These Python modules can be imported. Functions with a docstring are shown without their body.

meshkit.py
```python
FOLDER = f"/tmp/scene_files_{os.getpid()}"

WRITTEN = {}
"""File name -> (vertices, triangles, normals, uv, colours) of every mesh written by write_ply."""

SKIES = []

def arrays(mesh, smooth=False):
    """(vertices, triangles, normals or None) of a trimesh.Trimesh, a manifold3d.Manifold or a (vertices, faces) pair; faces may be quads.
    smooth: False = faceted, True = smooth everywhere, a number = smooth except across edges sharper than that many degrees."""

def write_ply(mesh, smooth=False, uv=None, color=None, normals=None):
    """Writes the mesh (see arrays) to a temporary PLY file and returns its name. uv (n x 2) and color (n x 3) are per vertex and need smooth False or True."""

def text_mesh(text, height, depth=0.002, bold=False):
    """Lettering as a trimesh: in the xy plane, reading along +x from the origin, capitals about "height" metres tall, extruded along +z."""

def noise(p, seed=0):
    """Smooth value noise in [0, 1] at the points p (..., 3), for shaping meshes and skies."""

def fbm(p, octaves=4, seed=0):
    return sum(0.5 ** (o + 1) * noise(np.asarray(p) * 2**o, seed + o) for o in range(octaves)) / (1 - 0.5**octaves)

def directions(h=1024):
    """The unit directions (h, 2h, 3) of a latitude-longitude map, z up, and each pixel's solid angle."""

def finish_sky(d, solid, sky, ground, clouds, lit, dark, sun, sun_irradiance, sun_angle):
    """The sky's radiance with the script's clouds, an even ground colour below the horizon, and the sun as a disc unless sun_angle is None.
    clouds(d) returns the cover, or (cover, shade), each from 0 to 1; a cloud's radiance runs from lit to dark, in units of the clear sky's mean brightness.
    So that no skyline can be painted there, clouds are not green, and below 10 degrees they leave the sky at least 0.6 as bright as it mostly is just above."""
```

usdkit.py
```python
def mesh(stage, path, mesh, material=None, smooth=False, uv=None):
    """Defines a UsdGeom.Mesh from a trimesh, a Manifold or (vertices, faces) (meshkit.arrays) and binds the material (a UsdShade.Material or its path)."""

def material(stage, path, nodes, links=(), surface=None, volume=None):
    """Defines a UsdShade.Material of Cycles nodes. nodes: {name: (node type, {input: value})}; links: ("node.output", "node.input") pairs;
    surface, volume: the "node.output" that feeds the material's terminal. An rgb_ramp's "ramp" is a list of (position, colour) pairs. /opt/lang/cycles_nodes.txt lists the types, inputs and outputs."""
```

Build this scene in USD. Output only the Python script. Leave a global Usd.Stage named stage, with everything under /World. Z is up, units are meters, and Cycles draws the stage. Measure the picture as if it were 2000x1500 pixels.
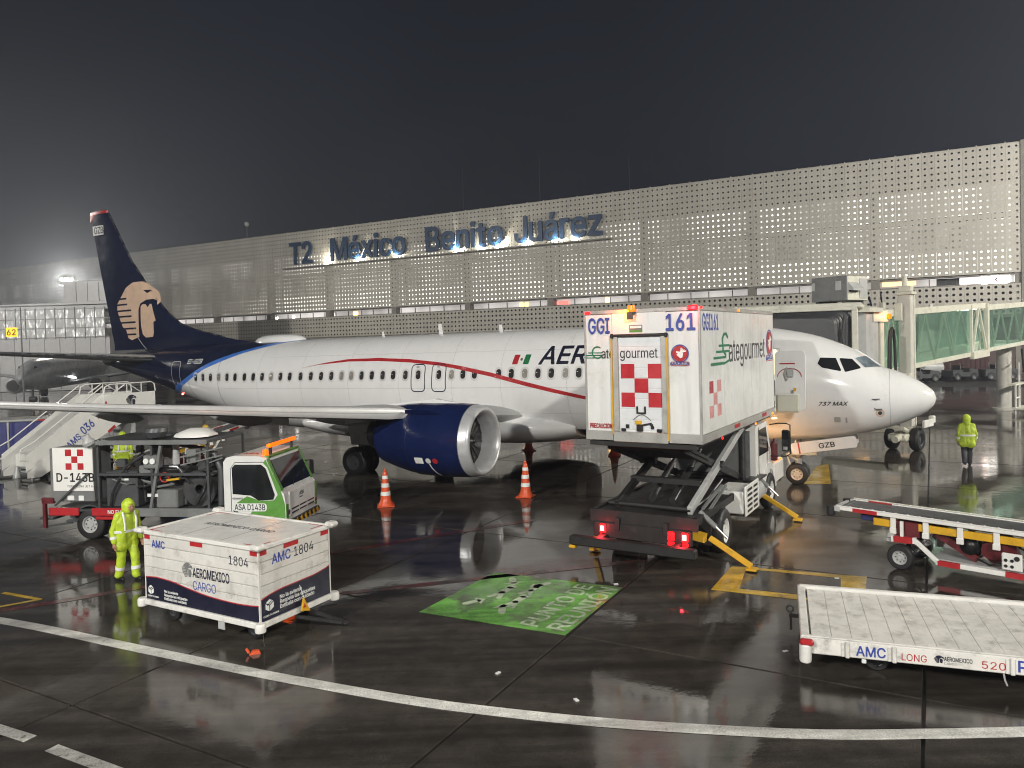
import math, random
import numpy as np, trimesh, manifold3d as m3, shapely, usdkit, meshkit
from shapely.geometry import Polygon, LineString, Point, box as sbox
from shapely.ops import unary_union
from scipy.interpolate import PchipInterpolator
from pxr import Usd, UsdGeom, UsdLux, UsdShade, Gf, Sdf

random.seed(7); rng = np.random.default_rng(7)
PI = math.pi
stage = Usd.Stage.CreateInMemory()
UsdGeom.SetStageUpAxis(stage, 'Z'); UsdGeom.SetStageMetersPerUnit(stage, 1.0)
UsdGeom.Xform.Define(stage, '/World'); UsdGeom.Scope.Define(stage, '/World/Looks')
V = np.array

# ------------------------------------------------------------------ camera
CAM_H = 4.923; PITCH = -0.02318; ROLL = 0.02648
cam = UsdGeom.Camera.Define(stage, '/World/camera')
_F = V([0, math.cos(PITCH), math.sin(PITCH)]); _U = V([0, -math.sin(PITCH), math.cos(PITCH)]); _R = V([1., 0, 0])
_R2 = math.cos(ROLL) * _R - math.sin(ROLL) * _U; _U2 = math.sin(ROLL) * _R + math.cos(ROLL) * _U
cam.AddTransformOp().Set(Gf.Matrix4d(*_R2, 0, *_U2, 0, *(-_F), 0, 0, 0, CAM_H, 1))
cam.CreateHorizontalApertureAttr(36.0); cam.CreateVerticalApertureAttr(27.0)
cam.CreateFocalLengthAttr(36.0 * 1481.08 / 2000)
cam.CreateVerticalApertureOffsetAttr(-36.0 * 51.37 / 2000)
cam.CreateClippingRangeAttr((0.1, 5000.0))
cam.CreateExposureAttr(0.7)

# ------------------------------------------------------------------ sky: a clouded, rainy night over a city
usdkit.material(stage, '/World/Looks/night_sky', {
    'tc': ('texture_coordinate', {}), 'sep': ('separate_xyz', {}),
    'ramp': ('rgb_ramp', {'ramp': [(0.0, (.028, .030, .036)), (.46, (.028, .030, .036)), (.52, (.033, .036, .047)), (.60, (.023, .027, .039)), (.70, (.016, .020, .032)), (1.0, (.012, .015, .026))]}),
    'mr': ('map_range', {'from_min': -1.0, 'from_max': 1.0, 'to_min': 0.0, 'to_max': 1.0}),
    'nz': ('noise_texture', {'scale': 2.2, 'detail': 4.0, 'roughness': .55}),
    'nr': ('map_range', {'from_min': .3, 'from_max': .7, 'to_min': .75, 'to_max': 1.3}),
    'sky': ('sky_texture', {'sky_type': 'single_scattering', 'sun_disc': False, 'sun_elevation': -0.12, 'sun_rotation': 2.6}),
    'sc': ('vector_math', {'math_type': 'scale'}),
    'add': ('mix_color', {'blend_type': 'add', 'fac': .05}),
    'bg': ('background_shader', {'strength': .30})},
    [('tc.generated', 'sep.vector'), ('sep.z', 'mr.value'), ('mr.result', 'ramp.fac'), ('tc.generated', 'nz.vector'), ('nz.fac', 'nr.value'),
     ('ramp.color', 'sc.vector1'), ('nr.result', 'sc.scale'), ('sc.vector', 'add.a'), ('sky.color', 'add.b'), ('add.result', 'bg.color')], surface='bg.background')
dome = UsdLux.DomeLight.Define(stage, '/World/sky'); dome.CreateIntensityAttr(1.0)
UsdShade.MaterialBindingAPI.Apply(dome.GetPrim()).Bind(UsdShade.Material.Get(stage, '/World/Looks/night_sky'))
dome.GetPrim().SetCustomDataByKey('label', 'dark overcast night sky with a pale city glow low down'); dome.GetPrim().SetCustomDataByKey('kind', 'structure')
dome.GetPrim().SetCustomDataByKey('category', 'sky')

# apron floodlights: (x, y, z, power, colour); the first is the lit mast in the picture, the others stand on the stands beside and behind the camera
FLOODS = [(-63.0, 108.0, 15.2, 1.4e4, (1.0, .92, .78)), (-24.0, -16.0, 19.0, 2.9e4, (1.0, .96, .89)), (9.0, -26.0, 21.0, 3.1e4, (1.0, .96, .89)), (46.0, 14.0, 20.0, 3.0e4, (1.0, .94, .82)), (64.0, 40.0, 22.0, 4.2e4, (1.0, .955, .87)), (-74.0, 52.0, 21.0, 4.4e4, (1.0, .955, .87))]
AIMS = [(2, 24), (-14, 60), (3, 34), (12, 50), (22, 92), (-34, 126)]

def sphere_light(path, pos, r, power, color, parent=None):
    L = UsdLux.SphereLight.Define(stage, path)
    L.CreateRadiusAttr(r); L.CreateNormalizeAttr(False)
    L.CreateIntensityAttr(power / (4 * PI * PI * r * r)); L.CreateColorAttr(Gf.Vec3f(*color))
    UsdGeom.Xformable(L).AddTranslateOp().Set(Gf.Vec3d(*map(float, pos)))
    return L

# ------------------------------------------------------------------ naming and describing
_used = {}
def _name(parent, name):
    k = (parent, name); n = _used.get(k, 0); _used[k] = n + 1
    return name if n == 0 else f'{name}_{n:03d}'

def tag(p, label=None, cat=None, group=None, kind=None):
    for k, v in (('label', label), ('category', cat), ('group', group), ('kind', kind)):
        if v: p.SetCustomDataByKey(k, v)
    return p

def thing(name, label, cat=None, loc=(0, 0, 0), rz=0., group=None, kind=None, ry=0.):
    path = '/World/' + _name('/World', name)
    x = UsdGeom.Xform.Define(stage, path); x.AddTranslateOp().Set(Gf.Vec3d(*map(float, loc)))
    if rz: x.AddRotateZOp().Set(float(rz))
    if ry: x.AddRotateYOp().Set(float(ry))
    return tag(x.GetPrim(), label, cat, group, kind)

JOIN = {'outrigger', 'nose_gear', 'main_gear', 'bogie', 'roof', 'lift_column', 'side_cabinet', 'mirror', 'emblem', 'lettering', 'seat', 'body', 'vent_hood', 'handle', 'wheel_nut', 'tail_emblem', 'packet', 'rivet', 'pipe', 'pump', 'engine', 'fan', 'inner_wall', 'column_cap', 'badge', 'base', 'tow_bar', 'fender', 'strake', 'panel_button', 'cowl_seam', 'latch', 'pull_handle', 'boom_bracket', 'head', 'warning_disc', 'landing_lamp', 'screen_panel', 'hose', 'top_rail', 'red_post', 'tow_hook', 'stake_pocket', 'permit_plate', 'fin_crease', 'drag_brace', 'mirror_arm', 'mullion'}
def part(parent, name, mesh, m, label=None, smooth=False, kind=None):
    pp = '/World' if parent is None else str(parent.GetPath())
    if isinstance(mesh, (list, tuple)) and len(mesh) and isinstance(mesh[0], trimesh.Trimesh):
        if len(mesh) <= 24 and name not in JOIN:
            return [part(parent, name, q, m, label, smooth, kind) for q in mesh][0]
        if len(mesh) > 24: kind = kind or 'stuff'
        mesh = trimesh.util.concatenate(list(mesh))
    p = usdkit.mesh(stage, pp + '/' + _name(pp, name), mesh, m, smooth=smooth).GetPrim()
    return tag(p, label=label, kind=kind)

def copy_of(src, loc, rz, label, group=None):
    path = '/World/' + _name('/World', src.GetName())
    x = UsdGeom.Xform.Define(stage, path); p = x.GetPrim()
    p.GetReferences().AddInternalReference(src.GetPath()); p.SetInstanceable(True)
    x.ClearXformOpOrder(); x.AddTranslateOp().Set(Gf.Vec3d(*map(float, loc))); x.AddRotateZOp(opSuffix='turn').Set(float(rz))
    return tag(p, label, src.GetCustomDataByKey('category'), group or src.GetCustomDataByKey('group'))

# ------------------------------------------------------------------ shapes
def xf(m, M):
    m = m.copy(); m.apply_transform(M); return m
def T(x=0, y=0, z=0, rx=0, ry=0, rz=0):
    return trimesh.transformations.compose_matrix(angles=(rx, ry, rz), translate=(x, y, z))
def box(c, s, rz=0, rx=0, ry=0, bevel=0.):
    """Box with centre c and size s; bevel chamfers its edges."""
    if bevel > 0:
        s = np.asarray(s, float); b = min(bevel, .45 * s.min()); pts = []
        for sx in (-1, 1):
            for sy in (-1, 1):
                for sz in (-1, 1):
                    h = V([sx, sy, sz]) * s / 2; d = V([sx, sy, sz]) * b
                    pts += [h - d * V([0, 1, 1]), h - d * V([1, 0, 1]), h - d * V([1, 1, 0])]
        m = trimesh.convex.convex_hull(V(pts))
    else:
        m = trimesh.creation.box(s)
    m.apply_transform(T(*c, rx=rx, ry=ry, rz=rz)); return m
def bb(x0, x1, y0, y1, z0, z1, bevel=0.):
    return box(((x0 + x1) / 2, (y0 + y1) / 2, (z0 + z1) / 2), (abs(x1 - x0), abs(y1 - y0), abs(z1 - z0)), bevel=bevel)
def bar(p, q, w, h=None, bevel=0., up=(0, 0, 1)):
    """Rectangular bar from p to q, w wide sideways and h high."""
    p, q = V(p, float), V(q, float); d = q - p; L = np.linalg.norm(d); x = d / L
    up = V(up, float)
    if abs(x @ up) > .98: up = V([1., 0, 0])
    y = np.cross(up, x); y /= np.linalg.norm(y); z = np.cross(x, y)
    m = box((0, 0, 0), (L, w, h or w), bevel=bevel); M = np.eye(4); M[:3, 0], M[:3, 1], M[:3, 2], M[:3, 3] = x, y, z, (p + q) / 2
    m.apply_transform(M); return m
def cyl(p, q, r, r2=None, n=20):
    p, q = V(p, float), V(q, float); d = q - p; L = np.linalg.norm(d)
    return lathe([(0, 0), (r, 0), (r if r2 is None else r2, L), (0, L)], p, d, n)
def lathe(prof, at=(0, 0, 0), axis=(0, 0, 1), n=28, closed=True):
    """Profile [(radius, along)] turned about axis from at."""
    prof = V(prof, float); a = np.arange(n) * 2 * PI / n
    v = np.stack([prof[:, None, 0] * np.cos(a), prof[:, None, 0] * np.sin(a), np.broadcast_to(prof[:, None, 1], (len(prof), n))], -1).reshape(-1, 3)
    f = []
    for i in range(len(prof) - 1):
        for j in range(n):
            a0, a1, b0, b1 = i * n + j, i * n + (j + 1) % n, (i + 1) * n + j, (i + 1) * n + (j + 1) % n
            if prof[i, 0] > 1e-9: f.append((a0, a1, b1 if prof[i + 1, 0] > 1e-9 else b0))
            if prof[i + 1, 0] > 1e-9: f.append((a0, b1, b0))
    m = trimesh.Trimesh(v, f, process=False); m.merge_vertices()
    z = V(axis, float); z /= np.linalg.norm(z); x = np.cross([0, 1., 0], z)
    if np.linalg.norm(x) < .05: x = np.cross([1., 0, 0], z)
    x /= np.linalg.norm(x); M = np.eye(4); M[:3, 0], M[:3, 1], M[:3, 2], M[:3, 3] = x, np.cross(z, x), z, at
    m.apply_transform(M); return m
def tube(pts, r, n=8, closed=False):
    pts = V(pts, float)
    if closed: pts = np.vstack([pts, pts[:1]])
    t = np.gradient(pts, axis=0); t /= np.linalg.norm(t, axis=1, keepdims=True) + 1e-12
    ref = V([0, 0, 1.]) if abs(t[0, 2]) < .9 else V([1., 0, 0])
    rings = []; prev = None
    for p, d in zip(pts, t):
        a = np.cross(d, ref) if prev is None else prev - d * (prev @ d)
        a /= np.linalg.norm(a) + 1e-12; b = np.cross(d, a); prev = a
        an = np.arange(n) * 2 * PI / n
        rings.append(p + r * (np.cos(an)[:, None] * a + np.sin(an)[:, None] * b))
    return loft(rings)
def loft(rings, caps=True):
    rings = [V(r, float) for r in rings]; n = len(rings[0]); v = np.vstack(rings); f = []
    for i in range(len(rings) - 1):
        for j in range(n):
            k = (j + 1) % n; f += [(i * n + j, i * n + k, (i + 1) * n + k), (i * n + j, (i + 1) * n + k, (i + 1) * n + j)]
    if caps:
        for b, flip in ((0, True), (len(rings) - 1, False)):
            c = len(v); v = np.vstack([v, rings[b].mean(0)])
            for j in range(n):
                k = (j + 1) % n; f.append((c, b * n + k, b * n + j) if flip else (c, b * n + j, b * n + k))
    m = trimesh.Trimesh(v, f, process=False); m.fix_normals(); return m
def grid(fn, us, vs):
    v = V([[fn(u, w) for w in vs] for u in us]).reshape(-1, 3); n = len(vs)
    f = []
    for i in range(len(us) - 1):
        for j in range(n - 1):
            a = i * n + j; f += [(a, a + 1, a + n + 1), (a, a + n + 1, a + n)]
    return trimesh.Trimesh(v, f, process=False)
def prism(poly, h, M=None):
    """Polygon (points or shapely) extruded by h along z, then moved by M."""
    if not hasattr(poly, 'area'): poly = Polygon(poly)
    if not poly.is_valid: poly = poly.buffer(0)
    g = [trimesh.creation.extrude_polygon(p, h, engine='earcut') for p in getattr(poly, 'geoms', [poly]) if p.area > 1e-9]
    m = trimesh.util.concatenate(g)
    if M is not None: m.apply_transform(M)
    return m
def frame(o, x, y):
    """Matrix taking the xy plane to origin o with axes x, y."""
    x, y = V(x, float), V(y, float); x /= np.linalg.norm(x); y -= x * (x @ y); y /= np.linalg.norm(y)
    M = np.eye(4); M[:3, 0], M[:3, 1], M[:3, 2], M[:3, 3] = x, y, np.cross(x, y), o; return M
def text(s, h, M, depth=.004, bold=False, sx=1., center=False, slant=0.):
    m = meshkit.text_mesh(s, h, depth, bold)
    if center: m.apply_translation([-(m.bounds[0, 0] + m.bounds[1, 0]) / 2, 0, 0])
    S = np.eye(4); S[0, 0] = sx; S[0, 1] = slant; m.apply_transform(S); m.apply_transform(M); return m
def textw(s, h, w, M, depth=.004, bold=False):
    m = meshkit.text_mesh(s, h, depth, bold); S = np.eye(4); S[0, 0] = w / (m.bounds[1, 0] - m.bounds[0, 0]); S[0, 3] = -m.bounds[0, 0] * S[0, 0]
    m.apply_transform(S); m.apply_transform(M); return m
def rrect(x0, x1, y0, y1, r, n=4):
    p = []
    for cx, cy, a in ((x1 - r, y1 - r, 0), (x0 + r, y1 - r, 90), (x0 + r, y0 + r, 180), (x1 - r, y0 + r, 270)):
        for k in range(n + 1):
            t = math.radians(a + 90 * k / n); p.append((cx + r * math.cos(t), cy + r * math.sin(t)))
    return p
def arc(c, r, a0, a1, n=12):
    return [(c[0] + r * math.cos(math.radians(a0 + (a1 - a0) * k / n)), c[1] + r * math.sin(math.radians(a0 + (a1 - a0) * k / n))) for k in range(n + 1)]
def subdiv(m, e):
    v, f = trimesh.remesh.subdivide_to_size(m.vertices, m.faces, e); return trimesh.Trimesh(v, f, process=False)

# ------------------------------------------------------------------ materials
def mat(name, c, rough=.4, metal=0., var=.12, scale=2.5, rv=.1, bump=0., bscale=40., dirt=None, spec=.5, coat=0., rand=0., streak=0.):
    """Principled paint or metal with uneven tone and gloss; dirt = (colour, amount, scale)."""
    c = V(c, float)
    n = {'g': ('geometry', {}), 'n': ('noise_texture', {'scale': scale, 'detail': 5., 'roughness': .6}),
         'r': ('rgb_ramp', {'ramp': [(.25, tuple(c * (1 - var))), (.75, tuple(np.minimum(c * (1 + var), .95)))]}),
         'rr': ('map_range', {'from_min': .3, 'from_max': .7, 'to_min': max(rough - rv, .02), 'to_max': rough + rv}),
         'p': ('principled_bsdf', {'metallic': metal, 'specular_ior_level': spec, 'coat_weight': coat})}
    l = [('g.position', 'n.vector'), ('n.fac', 'r.fac'), ('n.fac', 'rr.value'), ('rr.result', 'p.roughness')]
    out = 'r.color'
    if dirt:
        n['dn'] = ('noise_texture', {'scale': dirt[2], 'detail': 7., 'roughness': .7})
        n['dr'] = ('map_range', {'from_min': .62 - .25 * dirt[1], 'from_max': .78, 'to_min': 0., 'to_max': min(1., .35 + dirt[1]), 'clamp': True})
        n['dm'] = ('mix_color', {'b': tuple(dirt[0])})
        l += [('g.position', 'dn.vector'), ('dn.fac', 'dr.value'), ('dr.result', 'dm.fac'), (out, 'dm.a')]; out = 'dm.result'
    if streak:     # run-down dirt: noise drawn out along z
        n['sm'] = ('mapping', {'scale': (5., 5., .45)}); n['sn'] = ('noise_texture', {'scale': 1., 'detail': 4., 'roughness': .65})
        n['sr'] = ('map_range', {'from_min': .50, 'from_max': .74, 'to_min': 0., 'to_max': streak, 'clamp': True}); n['sx'] = ('mix_color', {'b': (.20, .19, .17)})
        l += [('g.position', 'sm.vector'), ('sm.vector', 'sn.vector'), ('sn.fac', 'sr.value'), ('sr.result', 'sx.fac'), (out, 'sx.a')]; out = 'sx.result'
    if rand:
        n['oi'] = ('object_info', {}); n['or'] = ('map_range', {'to_min': 1 - rand, 'to_max': 1 + rand}); n['os'] = ('vector_math', {'math_type': 'scale'})
        l += [('oi.random', 'or.value'), (out, 'os.vector1'), ('or.result', 'os.scale')]; out = 'os.vector'
    if bump:
        n['bn'] = ('noise_texture', {'scale': bscale, 'detail': 3.}); n['b'] = ('bump', {'strength': bump, 'distance': .01})
        l += [('g.position', 'bn.vector'), ('bn.fac', 'b.height'), ('b.normal', 'p.normal')]
    l.append((out, 'p.base_color'))
    return usdkit.material(stage, '/World/Looks/' + name, n, l, surface='p.BSDF')
def glow(name, c, s):
    return usdkit.material(stage, '/World/Looks/' + name, {'p': ('principled_bsdf', {'base_color': tuple(c), 'emission_color': tuple(c), 'emission_strength': s, 'roughness': .3})}, [], surface='p.BSDF')
DIRT = (.07, .065, .055)
W = {}
W['white'] = mat('white_paint', (.72, .72, .69), .28, var=.05, scale=1.2, dirt=((.34, .32, .28), .12, 1.6))
W['white_dirty'] = mat('worn_white_paint', (.66, .655, .62), .42, var=.08, scale=2., dirt=((.20, .19, .16), .42, 3.2), bump=.25, bscale=9.)
W['air_white'] = mat('aircraft_white', (.74, .745, .74), .12, var=.04, scale=.6, rv=.04, dirt=((.50, .50, .48), .10, 1.1), streak=.05)
W['navy'] = mat('navy_paint', (.010, .014, .038), .16, var=.15, scale=1., rv=.06)
W['eng_blue'] = mat('engine_blue', (.006, .013, .060), .2, var=.15, scale=1., rv=.06)
W['sky_blue'] = mat('bright_blue', (.05, .17, .55), .3)
W['red'] = mat('red_paint', (.38, .02, .025), .35, var=.15)
W['dark_red'] = mat('dark_red', (.10, .010, .014), .45, var=.3)
W['black'] = mat('black_paint', (.012, .012, .013), .4, var=.2)
W['rubber'] = mat('rubber', (.014, .014, .015), .55, var=.25, scale=8., bump=.3)
W['chassis'] = mat('chassis_black', (.011, .0105, .0105), .6, var=.35, scale=5., dirt=((.05, .045, .04), .3, 6.))
W['grey'] = mat('grey_paint', (.16, .165, .165), .4, var=.15, dirt=((.05, .05, .05), .35, 3.))
W['dkgrey'] = mat('dark_grey_paint', (.055, .06, .062), .42, var=.2, dirt=((.02, .02, .02), .3, 3.))
W['ltgrey'] = mat('light_grey_paint', (.38, .39, .385), .38, var=.1, dirt=((.15, .15, .14), .25, 3.))
W['steel'] = mat('steel', (.55, .56, .57), .25, metal=1., var=.1)
W['lip'] = mat('bare_inlet_metal', (.52, .53, .54), .36, metal=.35, var=.02)
W['darksteel'] = mat('dark_steel', (.12, .12, .125), .35, metal=.8, var=.2)
W['yellow'] = mat('yellow_paint', (.60, .34, .018), .38, var=.15, dirt=((.12, .09, .04), .3, 4.))
W['green'] = mat('green_paint', (.10, .27, .05), .3, var=.1)
W['cream'] = mat('cream_paint', (.56, .555, .47), .36, var=.07, dirt=((.25, .24, .2), .2, 1.5))
W['hivis'] = mat('hi_vis_yellow', (.43, .57, .03), .55, var=.2, scale=7., bump=.8, bscale=10., dirt=((.24, .30, .04), .5, 8.))
W['reflect'] = mat('reflective_tape', (.70, .72, .70), .3, var=.1)
W['skin'] = mat('skin', (.30, .16, .10), .5, var=.1)
W['trouser'] = mat('dark_trousers', (.018, .018, .024), .55, var=.2)
W['cone'] = mat('cone_orange', (.62, .085, .025), .38, var=.12, scale=6., dirt=((.2, .05, .03), .25, 6.))
W['glass_dark'] = mat('dark_window_glass', (.012, .014, .016), .06, rv=.03, var=.3, spec=.6)
W['blue_text'] = mat('blue_lettering', (.035, .06, .30), .4, var=.15, dirt=((.4, .4, .4), .2, 14.))
W['navy_text'] = mat('navy_lettering', (.009, .010, .027), .35, var=.2)
W['black_text'] = mat('black_lettering', (.02, .02, .022), .4, var=.2)
W['green_text'] = mat('green_lettering', (.012, .16, .07), .4, var=.1)
W['canvas'] = mat('grey_canvas', (.040, .042, .047), .5, var=.3, scale=3., bump=.5, bscale=5.)
W['blue_canvas'] = mat('blue_canvas', (.035, .04, .16), .45, var=.2, bump=.4, bscale=6.)
W['gold'] = mat('eagle_gold', (.66, .47, .34), .3, var=.05)
W['mud'] = mat('faded_graphic', (.48, .475, .45), .42, var=.1)
# ------------------------------------------------------------------ wet apron
def wet(name, c, rlo, rhi, nscale, bump=.028, rand=0., wear=None):
    c = V(c)
    n = {'g': ('geometry', {}), 'n1': ('noise_texture', {'scale': nscale, 'detail': 6., 'roughness': .62, 'distortion': .4}), 'n2': ('noise_texture', {'scale': 2.2, 'detail': 6., 'roughness': .7}),
         'rr': ('map_range', {'range_type': 'smoothstep', 'from_min': .38, 'from_max': .62, 'to_min': rlo, 'to_max': rhi}),
         'cr': ('rgb_ramp', {'ramp': [(.25, tuple(c * .62)), (.5, tuple(c)), (.78, tuple(c * 1.45))]}),
         'sp': ('noise_texture', {'scale': 55., 'detail': 3.}), 'spr': ('map_range', {'from_min': .3, 'from_max': .7, 'to_min': .70, 'to_max': 1.30}), 'tm': ('mapping', {'rotation': (0., 0., -1.02), 'scale': (.10, 1.7, 1.)}), 'tn': ('noise_texture', {'scale': 1., 'detail': 5., 'roughness': .6}), 'tr': ('map_range', {'from_min': .40, 'from_max': .64, 'to_min': .55, 'to_max': 1.2, 'clamp': True}), 'tmul': ('math', {'math_type': 'multiply'}), 'tsc': ('vector_math', {'math_type': 'scale'}),
         'bn': ('noise_texture', {'scale': 26., 'detail': 3.}), 'bn2': ('noise_texture', {'scale': 3.2, 'detail': 2.}), 'ba': ('math', {'math_type': 'multiply_add', 'value2': 5.}),
         'b': ('bump', {'strength': bump, 'distance': .012}), 'p': ('principled_bsdf', {'ior': 1.45, 'specular_ior_level': .85})}
    l = [('g.position', 'n1.vector'), ('g.position', 'n2.vector'), ('g.position', 'bn.vector'), ('g.position', 'bn2.vector'), ('n1.fac', 'rr.value'), ('rr.result', 'p.roughness'), ('n2.fac', 'cr.fac'),
         ('bn2.fac', 'ba.value1'), ('bn.fac', 'ba.value3'), ('ba.value', 'b.height'), ('b.normal', 'p.normal')]
    l += [('g.position', 'sp.vector'), ('sp.fac', 'spr.value'), ('g.position', 'tm.vector'), ('tm.vector', 'tn.vector'), ('tn.fac', 'tr.value'), ('spr.result', 'tmul.value1'), ('tr.result', 'tmul.value2'), ('cr.color', 'tsc.vector1'), ('tmul.value', 'tsc.scale')]
    out = 'tsc.vector'
    if wear:
        n['wn'] = ('noise_texture', {'scale': wear[2], 'detail': 8., 'roughness': .72}); n['wr'] = ('map_range', {'from_min': wear[1] - .06, 'from_max': wear[1] + .08, 'clamp': True}); n['wm'] = ('mix_color', {'b': tuple(wear[0])})
        l += [('g.position', 'wn.vector'), ('wn.fac', 'wr.value'), ('wr.result', 'wm.fac'), (out, 'wm.a')]; out = 'wm.result'
    if rand:
        n['oi'] = ('object_info', {}); n['or'] = ('map_range', {'to_min': 1 - rand, 'to_max': 1 + rand}); n['os'] = ('vector_math', {'math_type': 'scale'})
        l += [('oi.random', 'or.value'), (out, 'os.vector1'), ('or.result', 'os.scale')]; out = 'os.vector'
    l.append((out, 'p.base_color'))
    return usdkit.material(stage, '/World/Looks/' + name, n, l, surface='p.BSDF')
W['wet'] = wet('wet_concrete', (.050, .044, .037), .015, .16, .30, rand=.14)
W['wet_far'] = wet('wet_concrete_far', (.050, .045, .039), .02, .16, .30)
W['joint'] = mat('joint_sealant', (.008, .008, .008), .5)
ASPH = (.03, .028, .025)
W['mark_white'] = wet('marking_white', (.60, .60, .56), .12, .35, .8, wear=(ASPH, .66, 3.5))
W['mark_dash'] = wet('marking_white_worn', (.58, .58, .54), .12, .35, .8, wear=(ASPH, .60, 6.))
W['mark_yellow'] = wet('marking_yellow', (.50, .32, .02), .12, .35, .8, wear=((.16, .11, .03), .60, 2.5))
W['mark_red'] = wet('marking_red', (.10, .026, .022), .08, .3, .8, wear=(ASPH, .52, 1.6))
W['mark_green'] = wet('marking_green', (.13, .36, .06), .12, .35, .6, wear=((.08, .11, .055), .53, 1.3))
W['mark_text'] = wet('marking_green_lettering', (.38, .47, .32), .12, .35, .8, wear=((.14, .2, .10), .62, 4.))

gm = box((0, 0, -.56), (3000, 3000, 1.0))
g = part(None, 'ground', gm, W['wet_far']); tag(g, 'dark wet ground reaching past the terminal', kind='structure')
SA = math.radians(61.0); SU = V([math.cos(SA), math.sin(SA)]); SV = V([SU[1], -SU[0]]); SO = V([.81, 12.5])
apron = thing('apron', 'wet concrete apron of square slabs with dark joints', kind='structure')
part(apron, 'joint_bed', box((0, 0, 0), (96, 96, .02)).apply_transform(T(SO[0] + 12, SO[1] + 22, -.042, rz=SA)), W['joint'])
S = 5.2; gap = .04; ns = 0
for i in range(-5, 12):
    for j in range(-9, 10):
        c = SO + SU * (i + .5) * S + SV * (j + .5) * S
        if not (-3 < c[1] < 64) or abs(c[0]) > .75 * (c[1] + 6) + 4: continue
        b = box((0, 0, -.03), (S - gap, S - gap, .06), bevel=.008); b.apply_transform(T(c[0], c[1], rng.uniform(-.0015, .0), rz=SA)); ns += 1
        part(apron, 'concrete_slab', b, W['wet'])

# ------------------------------------------------------------------ painted markings
def strip(pts, w, z=.004, h=.0015):
    return prism(LineString(pts).buffer(w / 2, cap_style=2, join_style=1, quad_segs=6), h, T(0, 0, z))
def smooth_line(pts, n=60):
    pts = V(pts, float); t = np.r_[0, np.cumsum(np.linalg.norm(np.diff(pts, axis=0), axis=1))]
    s = np.linspace(0, t[-1], n); return np.stack([PchipInterpolator(t, pts[:, k])(s) for k in (0, 1)], 1)
def marking(name, mesh, m, label): tag(part(None, name, mesh, m), label, 'marking', kind='structure')
marking('white_line', strip(smooth_line([(-13.5, 15.2), (-9.61, 13.90), (-5.99, 12.26), (-3.12, 10.97), (-.81, 10.09), (1.81, 9.44), (4.23, 9.13), (6.12, 9.10), (9.5, 9.5)]), .235), W['mark_white'], 'long solid white line curving across the near apron')
marking('white_dash', strip([(-8.6, 10.66), (-6.27, 9.56)], .17), W['mark_dash'], 'short white dash cut by the left edge of the picture')
marking('white_dash', strip([(-5.86, 9.33), (-3.2, 7.95)], .17), W['mark_dash'], 'worn white dash speckled black in the bottom left corner')
marking('red_line', strip(smooth_line([(-14., 12.9), (-9.89, 14.45), (-4.68, 17.66), (-1.95, 19.24), (.5, 20.6)]), .22), W['mark_red'], 'faded dark red line running past the cargo container')
marking('red_line', strip([(-3.5, 14.9), (2.0, 16.35), (3.2, 16.7)], .2), W['mark_red'], 'faded red line beyond the green rectangle')
marking('yellow_corner', [strip([(-10.6, 15.5), (-9.55, 15.02), (-10.15, 14.6)], .1)], W['mark_yellow'], 'thin yellow angle mark at the left edge of the apron')
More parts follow.
